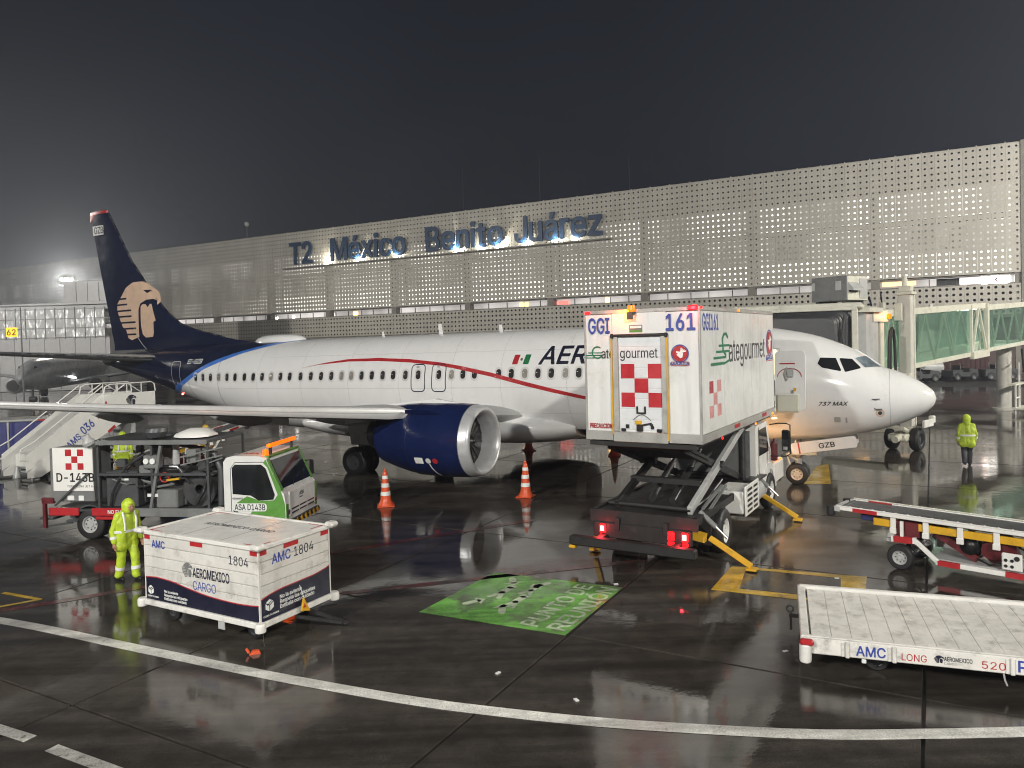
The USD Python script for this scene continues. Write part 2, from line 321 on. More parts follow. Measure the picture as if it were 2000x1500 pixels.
marking('yellow_frame', prism(Polygon([(3.72, 14.54), (4.55, 16.0), (6.98, 15.06), (6.15, 13.4)]).difference(Polygon([(4.28, 14.55), (4.78, 15.78), (6.44, 15.02), (5.93, 13.84)])), .0015, T(0, 0, .004)), W['mark_yellow'], 'yellow painted rectangle beside the truck outrigger')
part(None, 'asphalt_patch', prism([(4.30, 14.56), (4.79, 15.76), (6.43, 15.0), (5.92, 13.86)], .001, T(0, 0, .0036)), wet('patch', (.02, .02, .021), .08, .25, .5)); tag(stage.GetPrimAtPath('/World/asphalt_patch'), 'dark patch inside the yellow rectangle', 'patch', kind='structure')
marking('yellow_triangle', prism([(9.35, 24.5), (11.0, 27.6), (11.7, 28.2), (10.2, 24.4)], .0015, T(0, 0, .004)), W['mark_yellow'], 'worn yellow wedge behind the nose wheel')
ap = thing('assembly_point_marking', 'green rectangle painted on the apron with white figures and lettering', 'marking', kind='structure')
gl, gt, gr, gb = V([-1.82, 13.74]), V([-.5, 16.0]), V([2.06, 14.8]), V([.76, 12.47])
part(ap, 'green_panel', prism([gl, gt, gr, gb], .0015, T(0, 0, .004)), W['mark_green'])
gx = (gt - gl) / np.linalg.norm(gt - gl); gy = -(gb - gl) / np.linalg.norm(gb - gl)
MG = lambda a, b: frame((*(gb + gx * a - gy * -b), .0058), (*gx, 0), (*gy, 0))   # a along the long reading direction, b towards the left edge
part(ap, 'lettering', text('REUNIÓN', .34, MG(.12, .10), .001, True, sx=1.12), W['mark_text'])
part(ap, 'lettering', text('PUNTO DE', .34, MG(.12, .60), .001, True, sx=1.0), W['mark_text'])
pic = []
for (a, b, s) in ((1.05, 1.55, 1.), (1.75, 1.60, .9), (1.4, 2.05, 1.05)):
    pic += [Point(a + .34 * s, b).buffer(.10 * s), LineString([(a, b), (a + .25 * s, b)]).buffer(.08 * s), LineString([(a - .3 * s, b - .1), (a, b), (a - .3 * s, b + .1)]).buffer(.05 * s)]
for (a, b, da, db) in ((.45, 1.5, .22, .12), (2.25, 1.5, -.22, .12), (.55, 2.35, .22, -.12), (2.2, 2.3, -.2, -.14)):
    pic.append(LineString([(a, b), (a + da, b + db)]).buffer(.07)); pic.append(Polygon([(a + da * 1.7, b + db * 1.7), (a + da - db, b + db + da * .7), (a + da + db, b + db - da * .7)]))
for p_ in pic: part(ap, 'pictogram', prism(p_, .001, MG(0, 0)), W['mark_text'])
for x_, y_, a_ in ((4.1, 11.6, .4), (-.33, 11.1, .9), (1.95, 15.0, .2), (.75, 10.2, 2.), (6.35, 15.0, .1)):
    tag(part(None, 'litter', box((x_, y_, .012), (.085, .05, .010), rz=a_), W['reflect']), ['white scrap of paper near the white line', 'tiny white scrap below the green rectangle', 'white scrap beside the tail of the catering truck', 'tiny pale scrap just beyond the white line', 'white scrap inside the yellow rectangle'][_used[('/World', 'litter')] - 1], 'litter')

# ------------------------------------------------------------------ terminal with its perforated screen
FA = math.radians(150.93); FD = V([math.cos(FA), math.sin(FA), 0]); F0 = V([52.50, 78.0, 0]); FN = V([-FD[1], FD[0], 0])   # FN points away from the screen's front? fixed below
if FN @ V([0, -1, 0]) < 0: FN = -FN
def FP(t, out, z): return F0 + FD * t + FN * out + V([0, 0, z])
PT = .634; PW = 2 * PT
def panel_mesh(rows, pz, r):
    """Two columns of round holes in a folded sheet; x along the screen, y up, z outwards."""
    v, f = [], []
    ang = np.arange(8) * PI / 4 + PI / 8
    for i in range(2):
        for j in range(rows):
            x0, x1, y0, y1 = i * PT + .006 * (i == 0), (i + 1) * PT - .006 * (i == 1), j * pz, (j + 1) * pz
            cx, cy = (i + .5) * PT, (j + .5) * pz; b = len(v)
            v += [(cx + r * math.cos(a), cy + r * math.sin(a), 0) for a in ang] + [(cx + r * math.cos(a), cy + r * math.sin(a), -.03) for a in ang]
            xm, ym = (x0 + x1) / 2, (y0 + y1) / 2
            v += [(x1, ym, 0), (x1, y1, 0), (xm, y1, 0), (x0, y1, 0), (x0, ym, 0), (x0, y0, 0), (xm, y0, 0), (x1, y0, 0)]
            for k in range(8):
                o0, o1 = b + 16 + k, b + 16 + (k + 1) % 8; h0, hp = b + k, b + (k - 1) % 8
                f += [(o0, o1, h0), (o0, h0, hp)]
                f += [(b + k, b + (k + 1) % 8, b + 8 + (k + 1) % 8), (b + k, b + 8 + (k + 1) % 8, b + 8 + k)]
    H = rows * pz
    for x in (.006, PW - .006):
        b = len(v); v += [(x, 0, 0), (x, H, 0), (x, H, -.08), (x, 0, -.08)]; f += [(b, b + 1, b + 2), (b, b + 2, b + 3)]
    for y in (0, H):
        b = len(v); v += [(.006, y, 0), (PW - .006, y, 0), (PW - .006, y, -.08), (.006, y, -.08)]; f += [(b, b + 1, b + 2), (b, b + 2, b + 3)]
    return trimesh.Trimesh(V(v), V(f), process=False)
W['screen'] = mat('screen_panel', (.46, .44, .388), .45, var=.07, scale=.35, rand=.05, dirt=((.26, .24, .2), .22, .6), streak=.16)
W['screen_frame'] = mat('screen_frame', (.20, .19, .165), .5, var=.15)
W['inside_dark'] = mat('terminal_inside', (.03, .03, .028), .7)
def lit(name, c, lo, hi, sc, thr):
    return usdkit.material(stage, '/World/Looks/' + name, {'g': ('geometry', {}), 'm': ('mapping', {'scale': (sc, sc, sc * .35)}), 'n': ('noise_texture', {'scale': 1., 'detail': 3., 'roughness': .6}),
        'r': ('map_range', {'from_min': thr - .09, 'from_max': thr + .16, 'to_min': lo, 'to_max': hi, 'clamp': True}), 'p': ('principled_bsdf', {'base_color': (.2, .2, .19), 'emission_color': tuple(c), 'roughness': .5})},
        [('g.position', 'm.vector'), ('m.vector', 'n.vector'), ('n.fac', 'r.value'), ('r.result', 'p.emission_strength')], surface='p.BSDF')
W['lit_low'] = lit('lit_hall', (1., .96, .86), 1.0, 2.6, .22, .46)
W['lit_mid'] = lit('lit_hall_dim', (.95, .93, .85), .25, 1.25, .25, .47)
W['lit_high'] = lit('lit_hall_upper', (1., .97, .90), .3, 1.9, .16, .49)
W['lit_slot'] = lit('lit_slot', (1., .93, .88), .22, .62, .10, .48)
TL = 205.
term = thing('terminal_building', 'long terminal pier behind a tall beige perforated metal screen with lit halls behind the holes', 'building')
RU, ZU0, ZU1 = 20, 10.55, 23.81; PZ = (ZU1 - ZU0) / RU
RL, ZL0, ZL1 = 5, 6.25, 9.42; PZL = (ZL1 - ZL0) / RL
pu, pl = panel_mesh(RU, PZ, .115), panel_mesh(RL, PZL, .15)
NP = int(TL / PW)
for i in range(NP):
    t = i * PW
    M = frame(FP(t + PW, .012 * (i % 3 == 0), ZU0), -FD, (0, 0, 1)); part(term, 'screen_panel', xf(pu, M), W['screen'])
    M = frame(FP(t + PW, .012 * (i % 2 == 0) , ZL0), -FD, (0, 0, 1)); part(term, 'lower_screen_panel', xf(pl, M), W['screen'])
def fbox(t0, t1, o0, o1, z0, z1):
    return box((0, 0, 0), (t1 - t0, o1 - o0, z1 - z0)).apply_transform(T(*FP((t0 + t1) / 2, (o0 + o1) / 2, (z0 + z1) / 2), rz=FA))
TE = NP * PW
def dim(name, k): return {1: W[name], 0: W[name + '_dim']}[k]
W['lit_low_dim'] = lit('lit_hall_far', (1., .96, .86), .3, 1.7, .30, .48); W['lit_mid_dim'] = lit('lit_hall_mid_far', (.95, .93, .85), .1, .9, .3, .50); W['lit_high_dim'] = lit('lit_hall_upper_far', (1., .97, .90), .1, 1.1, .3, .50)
for k in range(16):
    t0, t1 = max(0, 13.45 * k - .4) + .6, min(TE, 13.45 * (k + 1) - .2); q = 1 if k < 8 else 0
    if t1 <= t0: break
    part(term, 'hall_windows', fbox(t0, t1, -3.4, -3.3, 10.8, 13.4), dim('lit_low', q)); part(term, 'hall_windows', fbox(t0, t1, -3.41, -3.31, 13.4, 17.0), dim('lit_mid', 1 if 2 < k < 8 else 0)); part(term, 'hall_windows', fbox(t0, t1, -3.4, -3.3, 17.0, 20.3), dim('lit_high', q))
part(term, 'hall_windows', fbox(0, TE, -2.6, -2.5, 9.5, 10.45), W['lit_slot'])
part(term, 'inner_wall', [fbox(0, TE, -3.9, -3.45, 6.5, 22.5), fbox(0, TE, -3.3, -.3, 10.48, 10.56), fbox(0, TE, -3.3, -.3, 9.40, 9.48), fbox(0, TE, -1.6, -1.5, 6.5, 9.38), fbox(0, TE, -3.3, -.6, 16.6, 16.9)], W['inside_dark'])
for k in range(16):
    t = 13.45 * k - .4
    if t > TE: break
    part(term, 'column', fbox(max(t, 0) + .05, t + .95, -1.1, -.12, 0, 23.4), W['screen_frame'])
    part(term, 'beam', fbox(max(t, 0) + .1, t + .9, -3.3, -1.1, 16.95, 17.4), W['screen_frame'])
part(term, 'corner_trim', fbox(-.35, -.02, -.6, .1, 6.8, 24.0), W['screen_frame'])
part(term, 'top_rail', [fbox(-.3, TE, -.25, -.04, 23.83, 23.9)] + [fbox(PW * i - .05, PW * i + .05, -.2, .02, 23.9, 24.0) for i in range(1, NP, 2)], W['screen'])
part(term, 'slot_rail', [fbox(0, TE, -.35, -.2, 10.40, 10.47), fbox(0, TE, -.35, -.2, 9.5, 9.56)], W['screen_frame'])
for k in range(1, 60): 
    t = 2.7 * k + rng.uniform(-.3, .3)
    if t < TE: part(term, 'window_post', fbox(t, t + .09, -2.48, -2.35, 9.57, 10.40), W['screen_frame'])
part(term, 'underside_wall', fbox(-2, TE, -9., -8., 0, 9.0), mat('under_terminal', (.11, .075, .07), .6, var=.3, scale=.3))
part(term, 'soffit', fbox(0, TE, -8., -.1, 5.95, 6.15), W['screen_frame'])
part(term, 'lower_frame', fbox(0, TE, -.5, -.12, 6.18, 6.24), W['screen_frame'])
W['warm_lamp'] = glow('warm_hall_lamp', (1., .55, .14), 6.); W['white_lamp'] = glow('white_hall_lamp', (1., .93, .85), 7.); W['red_sign'] = glow('red_lit_sign', (.9, .12, .10), 2.)
W['orange_strip'] = glow('orange_lit_sign', (1., .55, .18), 2.2); W['pink_lit'] = glow('lit_shop_wall', (1., .86, .83), 1.3)
for t, z, w, h, m in ((90., 9.95, .8, .6, 'warm_lamp'), (95., 9.9, .4, .35, 'white_lamp'), (104., 9.9, .5, .4, 'white_lamp'), (108, 9.85, .45, .4, 'white_lamp'), (58.5, 9.95, 1.4, .6, 'orange_strip'), (46., 10., .7, .6, 'warm_lamp'), (9.6, 10.1, 3.4, .45, 'orange_strip'), (14.6, 9.95, 1.7, .4, 'orange_strip'), (.8, 10.0, 2.6, .85, 'white_lamp'), (3.2, 9.95, 2.2, .8, 'pink_lit'), (52., 9.95, 2.2, .5, 'red_sign')):
    part(term, 'lit_sign' if w > 1 else 'hall_lamp', fbox(t, t + w, -2.45, -2.38, z - h / 2, z + h / 2), W[m])
part(term, 'shop_front', fbox(5.4, 7.6, -2.46, -2.4, 9.6, 10.4), W['dkgrey'])
part(term, 'emblem', [xf(prism(Point(0, 0).buffer(.25).difference(Point(.08, 0).buffer(.16)), .02), frame(FP(1.9, -2.36, 10.0), -FD, (0, 0, 1)))], W['red'])
# roof-top masts seen against the sky
for t, h, lab in ((70., 7.5, 'thin grey roof mast above the letter B of the airport sign'), (57., 7., 'thin roof mast above the right end of the airport sign'), (43.5, 5.5, 'thin short roof mast right of the airport sign')):
    tag(part(None, 'roof_mast', cyl(FP(t, -4, 22.4), FP(t, -4, 24 + h), .035, .02, 6), W['dkgrey']), lab, 'mast')
rl = thing('roof_camera_ball', 'small pale dome on a short stalk above the left end of the terminal roof', 'antenna', FP(113.5, -1.2, 22.4))
part(rl, 'stalk', cyl((0, 0, 0), (0, 0, 3.9), .07, .07, 8), W['grey']); part(rl, 'dome', trimesh.creation.icosphere(2, .42).apply_translation([0, 0, 4.2]), W['ltgrey'], smooth=True)

# airport name in blue letters
sign = thing('airport_sign', 'blue letters T2 México Benito Juárez standing off the beige screen', 'sign')
W['sign_blue'] = mat('sign_letter_blue', (.012, .042, .105), .4, var=.12)
SIGN = [('T2', 101.7, 96.8), ('México', 92.7, 77.8), ('Benito', 74.0, 60.8), ('Juárez', 58.9, 45.7)]
for word, ta, tb in SIGN:
    ws = [meshkit.text_mesh(c, 3.45, .28, True) for c in word]; adv = [m.bounds[1, 0] - m.bounds[0, 0] for m in ws]; sp = .28
    k = (ta - tb) / (sum(adv) + sp * (len(ws) - 1)); t = ta
    for m, a in zip(ws, adv):
        m.apply_translation([-m.bounds[0, 0], 0, 0]); m.apply_scale([k, 1., 1.]); m.apply_transform(frame(FP(t, .35, 18.5), -FD, (0, 0, 1)))
        part(sign, 'letter', m, W['sign_blue']); t -= (a + sp) * k
part(sign, 'ledge', fbox(44.5, 103, .02, .95, 17.75, 17.9), W['screen_frame'])
W['uplight'] = glow('uplight_lens', (1., .95, .8), 12.)
for k, (t, pw) in enumerate(((93.5, 130), (87.0, 200), (79.5, 120), (68.5, 220), (64.6, 60), (61.5, 200), (57.2, 110), (52.4, 150), (49.6, 60))):
    part(sign, 'uplight', fbox(t - .16, t + .16, .68, .9, 17.92, 18.08), W['uplight'])
    L = UsdLux.DiskLight.Define(stage, f'{sign.GetPath()}/lamp_{k:03d}'); L.CreateRadiusAttr(.16); L.CreateNormalizeAttr(False)
    L.CreateIntensityAttr(pw * 5.); L.CreateColorAttr(Gf.Vec3f(1., .93, .76))
    p = FP(t, .80, 18.12); d = V([0, 0, 1.]) - FN * .30; z = -d / np.linalg.norm(d); x = np.cross([0, 1., 0], z); x /= np.linalg.norm(x); y = np.cross(z, x)
    UsdGeom.Xformable(L).AddTransformOp().Set(Gf.Matrix4d(*x, 0, *y, 0, *z, 0, *p, 1))

# ------------------------------------------------------------------ left glass concourse, masts, stand sign
conc = thing('glass_concourse', 'low lit glass concourse with bright reflections behind the tail fin', 'building', (-52.0, 97.0, 0), 178.)
W['conc_glass'] = mat('concourse_glass', (.055, .06, .062), .13, var=.2, spec=.8, bump=.25, bscale=.9)
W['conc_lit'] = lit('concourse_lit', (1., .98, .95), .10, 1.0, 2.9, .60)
W['conc_wall'] = mat('concourse_wall', (.34, .34, .345), .5, var=.1)
part(conc, 'wall', [bb(-.5, 34, -9, -.3, 0, 6.8), bb(-.5, 34, -9, -.3, 10.4, 10.9)], W['conc_wall'])
part(conc, 'roof', bb(-.7, 34.5, -9.3, .2, 10.95, 11.15), W['conc_wall'])
for i in range(26):
    for j in range(3):
        x0, z0 = i * 1.3, 6.8 + j * 1.2
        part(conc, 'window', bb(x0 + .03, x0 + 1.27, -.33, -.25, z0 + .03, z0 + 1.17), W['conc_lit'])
part(conc, 'mullion', [bb(i * 1.3 - .03, i * 1.3 + .03, -.3, -.12, 6.6, 10.6) for i in range(27)] + [bb(-.5, 34, -.3, -.14, z - .05, z + .05) for z in (6.8, 8.0, 9.2, 10.4)], W['grey'])
part(conc, 'lower_panel', [bb(i * 2 + .04, i * 2 + 1.96, -.32, -.22, .2, 6.7) for i in range(17)], W['conc_wall'])
part(conc, 'roof_block', bb(-.4, 5.8, -7, -1.2, 11.2, 14.0), W['conc_wall'])
part(conc, 'roof_block_panel', [bb(-.3 + 1.5 * i, 1.1 + 1.5 * i, -1.22, -1.12, 11.4, 13.9) for i in range(4)], W['conc_wall'])

W['flood_face'] = glow('floodlight_face', (1., .95, .86), 260.)
def flood_mast(pos, power, color, label, k, aim):
    x, y, z = pos; rz = math.degrees(math.atan2(aim[1] - y, aim[0] - x))
    t = thing('floodlight_mast', label, 'floodlight', (x, y, 0), rz, group='apron floodlight masts')
    part(t, 'pole', cyl((0, 0, 0), (0, 0, z + .3), .17, .09, 12), W['grey'])
    part(t, 'crossarm', bb(-.08, .08, -.8, .8, z - .1, z + .06), W['grey'])
    for i in range(4):
        yy = -.6 + .4 * i
        part(t, 'lamp_head', xf(box((0, 0, 0), (.22, .34, .4), bevel=.06), T(.2, yy, z + .05, ry=.75)), W['dkgrey'])
        part(t, 'lamp_face', xf(box((0, 0, 0), (.02, .28, .32)), T(.2 + .13 * math.cos(.75), yy, z + .05 - .13 * math.sin(.75), ry=.75)), W['flood_face'])
    L = UsdLux.DiskLight.Define(stage, f'{t.GetPath()}/lamp'); L.CreateRadiusAttr(.55); L.CreateNormalizeAttr(False); L.CreateIntensityAttr(power * .30 / (PI * PI * .55**2)); L.CreateColorAttr(Gf.Vec3f(*color))
    d = V([1, 0, -.32]); zz = -d / np.linalg.norm(d); yy_ = V([0, 1., 0]); xx = np.cross(yy_, zz)
    UsdGeom.Xformable(L).AddTransformOp().Set(Gf.Matrix4d(*xx, 0, *yy_, 0, *zz, 0, .75, 0, z - .1, 1))
FL_LAB = ['tall floodlight mast glaring white behind the tail fin', 'floodlight mast behind the camera to the left', 'floodlight mast directly behind the camera', 'floodlight mast beside the neighbouring stand on the right', 'floodlight mast facing the beige screen from the far right', 'floodlight mast facing the beige screen from the far left']
for k, (x, y, z, pw, co) in enumerate(FLOODS): flood_mast((x, y, z), pw, co, FL_LAB[k], k, AIMS[k])
ps = thing('stand_sign', 'yellow stand number sign 62 on a tall thin pole', 'sign', (-42.6, 66.0, 0), 0)
part(ps, 'pole', cyl((0, 0, 0), (0, 0, 8.9), .07, .05, 10), W['grey'])
part(ps, 'sign_box', bb(-1.28, -.32, -.10, .04, 6.35, 7.15, bevel=.03), glow('stand_sign_yellow', (.85, .50, .03), 1.0))
part(ps, 'numerals', text('62', .50, frame((-.80, -.105, 6.5), (1, 0, 0), (0, 0, 1)), .01, True, center=True), W['black_text'])
part(ps, 'bracket', bb(-.34, .05, -.05, .0, 6.9, 6.98), W['grey'])
# ------------------------------------------------------------------ the airliner: local x forward with the nose wheel at 0 (x = 4 - s, s metres behind the nose), y to port, z up
FS = V([(0, 2.80, 2.80, 0.), (.05, 2.98, 2.62, .2), (.2, 3.14, 2.44, .40), (.5, 3.36, 2.24, .64), (1, 3.62, 2.0, .93), (1.5, 3.80, 1.83, 1.15), (1.9, 4.12, 1.73, 1.30), (2.3, 4.38, 1.65, 1.41), (2.7, 4.57, 1.58, 1.51), (3.2, 4.77, 1.52, 1.60), (4, 4.98, 1.46, 1.73), (5, 5.15, 1.42, 1.82), (6, 5.27, 1.4, 1.87), (7, 5.33, 1.4, 1.88), (9, 5.37, 1.4, 1.88), (25, 5.36, 1.4, 1.88), (26, 5.36, 1.5, 1.88), (28, 5.35, 1.86, 1.80), (30, 5.34, 2.32, 1.62), (32, 5.30, 2.82, 1.34), (34, 5.19, 3.34, 1.02), (36, 5.02, 3.86, .66), (37.5, 4.82, 4.22, .36), (38, 4.7, 4.36, .2)])
ftop, fbot, fhw = [PchipInterpolator(FS[:, 0], FS[:, k]) for k in (1, 2, 3)]
def fpt(s, phi, off=0.):
    """Point of the fuselage skin: phi 0 = starboard, +90 = top, 180 = port."""
    top, bot, hw = float(ftop(s)), float(fbot(s)), float(fhw(s)); zc, h = (top + bot) / 2, (top - bot) / 2
    c, n = math.cos(phi), math.sin(phi)
    return V([4 - s, -(hw + off) * c, zc + (h + off) * n])
def fside(s, z, off=0.):
    """Starboard skin point at height z."""
    top, bot = float(ftop(s)), float(fbot(s)); zc, h = (top + bot) / 2, (top - bot) / 2
    return fpt(s, math.asin(max(-.999, min(.999, (z - zc) / h))), off)
def skin(poly, off=.006, e=.22, thick=0.):
    """A flat outline in (s, z) laid onto the starboard skin."""
    if not hasattr(poly, 'area'): poly = Polygon(poly)
    if not poly.is_valid: poly = poly.buffer(0)
    out = []
    for p in getattr(poly, 'geoms', [poly]):
        if p.area < 1e-6: continue
        v, f = trimesh.creation.triangulate_polygon(p, engine='earcut'); v, f = trimesh.remesh.subdivide_to_size(np.c_[v, np.zeros(len(v))], f, e)
        w = V([fside(a, b, off) for a, b, _ in v]); m = trimesh.Trimesh(w, f, process=False)
        if m.face_normals[:, 1].mean() > 0: m.invert()
        out.append(m)
    return trimesh.util.concatenate(out)
def skin_text(s, h, s0, z0, slant=0., bold=True, sx=1., off=.007):
    m = meshkit.text_mesh(s, h, .001, bold); v, f = trimesh.remesh.subdivide_to_size(m.vertices, m.faces, .25)
    w = V([fside(s0 - (a * sx + slant * b), z0 + b, off + c) for a, b, c in v]); return trimesh.Trimesh(w, f, process=False)
PH = 26.93
plane = thing('airliner', 'white twin engine airliner with navy tail and blue engine parked along the terminal', 'airplane', (9.262, 24.714, 0), -PH, ry=-.46)
A = lambda name, m, w, label=None, smooth=False: part(plane, name, m, W[w] if isinstance(w, str) else w, label, smooth)
ss = np.unique(np.r_[0, .01, .03, .06, np.linspace(.1, 2, 14), np.linspace(2.2, 7, 16), np.arange(8, 25.1, 1.5), np.linspace(25.5, 38, 26)])
ph = np.linspace(0, 2 * PI, 57)[:-1]
A('fuselage', loft([[fpt(s, p) for p in ph] for s in ss]), 'air_white', smooth=50)
# navy tail and the bright blue sweep in front of it: edge given as (s, z) on the side
NV = V([(33.2, 2.9), (32.5, 3.15), (31.83, 3.42), (30.94, 3.70), (29.9, 4.15), (29.1, 4.47), (28.24, 4.73), (27.46, 4.93), (26.61, 5.12), (25.97, 5.24), (25.2, 5.33)])
BL = V([(33.0, 2.75), (32.0, 3.05), (31.2, 3.4), (30.42, 3.70), (29.45, 4.15), (28.42, 4.48), (27.35, 4.82), (26.1, 5.10), (25.2, 5.26), (24.4, 5.34)])
def edge(tab):
    pp = []
    for s, z in tab:
        zc, h = float(ftop(s) + fbot(s)) / 2, float(ftop(s) - fbot(s)) / 2; pp.append((math.asin(max(-1, min(1, (z - zc) / h))), s))
    pp = sorted(pp); pp = V([pp[0]] + [q for k, q in enumerate(pp[1:]) if q[0] > pp[k][0] + 1e-4])
    return lambda p: float(np.interp(p, pp[:, 0], pp[:, 1]))
eN, eB = edge(NV), edge(BL)
def fold(p):   # both sides alike
    p = (p + PI / 2) % (2 * PI) - PI / 2
    return p if p <= PI / 2 else PI - p
phs = np.linspace(-PI / 2, 3 * PI / 2, 97)
A('tail_paint', grid(lambda p, k: fpt(eN(fold(p)) + (38 - eN(fold(p))) * k, p, .008), phs, np.linspace(0, 1, 30)), 'navy', smooth=True)
A('blue_sweep', grid(lambda p, k: fpt(eB(fold(p)) + (eN(fold(p)) + .05 - eB(fold(p))) * k, p, .005), phs, np.linspace(0, 1, 6)), 'sky_blue', smooth=True)
up = V([(23.4, 4.14), (22.6, 4.27), (22.11, 4.345), (21.08, 4.455), (19.54, 4.475), (18.03, 4.40), (16.58, 4.25), (15.65, 4.10), (14.31, 3.84), (13.05, 3.53), (11.86, 3.25), (10.78, 3.01), (9.0, 2.72)])
lo = V([(23.4, 4.135), (22.6, 4.245), (22.0, 4.29), (21.0, 4.36), (19.5, 4.355), (18.0, 4.27), (16.56, 4.12), (15.63, 3.96), (14.3, 3.69), (13.05, 3.38), (11.87, 3.11), (10.79, 2.89), (9.0, 2.62)])
A('red_sweep', skin(np.vstack([up, lo[::-1]])), 'red')
WS = [29.96, 29.42, 28.87, 28.31, 27.76, 27.24, 26.65, 26.12, 25.60, 25.08, 24.55, 24.02, 23.42, 22.86, 22.31, 21.77, 21.24, 20.74, 20.22, 19.71, 19.18, 18.67, 18.09, 17.50, 16.56, 15.99, 15.50, 15.00, 13.99, 13.47, 12.93, 12.41, 11.89, 11.35, 10.85, 10.34, 9.83, 9.32, 8.81, 8.30, 7.79, 7.28, 6.77]
W['win_frame'] = mat('window_surround', (.58, .58, .57), .3); W['winpane'] = mat('cabin_pane', (.035, .034, .034), .08, rv=.03, var=.6, scale=1.3, spec=.7)
W['winlit'] = mat('cabin_pane_blind', (.24, .225, .20), .3, var=.3)
for k, s in enumerate(WS):
    z = 3.79
    w = A('cabin_window', skin(Polygon(rrect(s - .16, s + .16, z - .24, z + .24, .14)).difference(Polygon(rrect(s - .105, s + .105, z - .17, z + .17, .1))), .006, .3), 'win_frame')
    part(w, 'pane', skin(rrect(s - .105, s + .105, z - .17, z + .17, .1), .003, .3), W['winlit'] if k in (3, 9, 16, 17, 25, 30, 33) else W['winpane'])
for a, b in ((17.83, 17.18), (16.89, 16.24)):
    o = rrect(b, a, 3.13, 4.20, .17); A('exit_outline', skin(Polygon(o).difference(Polygon(o).buffer(-.035)), .007, .3), 'navy_text')
    A('exit_handle', skin(rrect(a - .36, a - .22, 4.05, 4.13, .03), .008), 'ltgrey')
for a, b, z0, z1 in ((31.9, 31.2, 2.95, 4.55),):
    o = rrect(b, a, z0, z1, .12); A('aft_door_outline', skin(Polygon(o).difference(Polygon(o).buffer(-.03)), .012, .3), 'ltgrey')
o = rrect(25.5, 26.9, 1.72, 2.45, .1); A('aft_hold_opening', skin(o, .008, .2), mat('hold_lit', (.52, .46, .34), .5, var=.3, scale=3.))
# flag, name, registration, type
zf = (4.12, 4.46); sf = [13.48, 13.26, 13.04, 12.82]; sl = .07
for k, c in ((0, 'red'), (1, 'white'), (2, W.setdefault('flag_green', mat('flag_green', (.01, .14, .05), .35)))):
    A('flag_stripe', skin([(sf[k], zf[0]), (sf[k + 1], zf[0]), (sf[k + 1] - sl, zf[1]), (sf[k] - sl, zf[1])], .007), c)
A('flag_emblem', skin(Point(13.11, 4.29).buffer(.05), .011), mat('flag_eagle', (.12, .09, .05), .5))
A('airline_name', skin_text('AEROMEXICO', .60, 12.45, 4.115, .22, sx=1.13), 'navy_text')
A('registration', skin_text('EI-GZB', .21, 30.75, 4.42, .22, True, off=.014), 'reflect')
A('type_name', skin_text('737 MAX', .115, 3.22, 2.68, .35, True, sx=1.15), 'black_text')
A('fin_code', text('GZB', .34, frame((4 - 38.95, -.12, 11.42), (1, 0, 0), (0, 0, 1)), .012, True, sx=.8), 'black_text')
A('fin_code_plate', box((4 - 38.62, -.118, 11.58), (.84, .02, .5)), 'reflect')
# cockpit windows
CW = [[(3.13, 4.13), (2.70, 4.10), (2.53, 3.70), (3.07, 3.83), (3.2, 3.95)], [(2.61, 4.10), (2.26, 4.06), (2.00, 3.78), (2.44, 3.68)]]
for c in CW: A('cockpit_window', skin(Polygon(c).buffer(-.03).buffer(.03), .006, .15), 'glass_dark')
W['screen_glass'] = mat('windscreen_glass', (.16, .20, .23), .08, var=.6, scale=2.5, spec=.8)
for sg in (1, -1):
    def wsc(a, b):
        l_s, l_z = np.interp(b, (0, .35, .7, 1), (1.90, 1.75, 1.58, 1.47)), np.interp(b, (0, .7, 1), (3.79, 3.785, 3.765)); u_s, u_z = np.interp(b, (0, .35, .7, 1), (2.17, 2.08, 1.97, 1.885)), np.interp(b, (0, .35, .7, 1), (4.07, 4.10, 4.11, 4.10))
        q_ = fside(l_s + (u_s - l_s) * a, l_z + (u_z - l_z) * a, .016); return q_ if sg > 0 else q_ * V([1, -1, 1])
    A('windscreen', grid(wsc, np.linspace(0, 1, 6), np.linspace(0, 1, 10)), 'screen_glass', smooth=True)
A('windscreen_post', tube([fpt(1.5, PI / 2, .012), fpt(1.8, PI / 2, .014), fpt(2.2, PI / 2, .012)], .025, 6), 'air_white')
A('radome_seam', tube([fpt(1.25, p, .001) for p in np.linspace(-PI, PI, 40)], .008, 4), 'ltgrey')
A('registration_seal', skin(Point(1.52, 2.43).buffer(.12).difference(Point(1.52, 2.43).buffer(.075)), .006, .1), 'gold'); A('registration_seal', skin(Point(1.52, 2.43).buffer(.06), .006, .1), 'dkgrey')
for s, z in ((1.72, 2.86), (1.66, 2.58)): A('probe', tube([fside(s, z, .0), fside(s - .02, z, .09), fside(s - .2, z, .10)], .014, 6), 'dkgrey')
A('static_port', [skin(rrect(2.6, 2.78, 2.15, 2.32, .03), .006), skin(rrect(2.42, 2.47, 2.12, 2.30, .02), .006)], 'ltgrey')
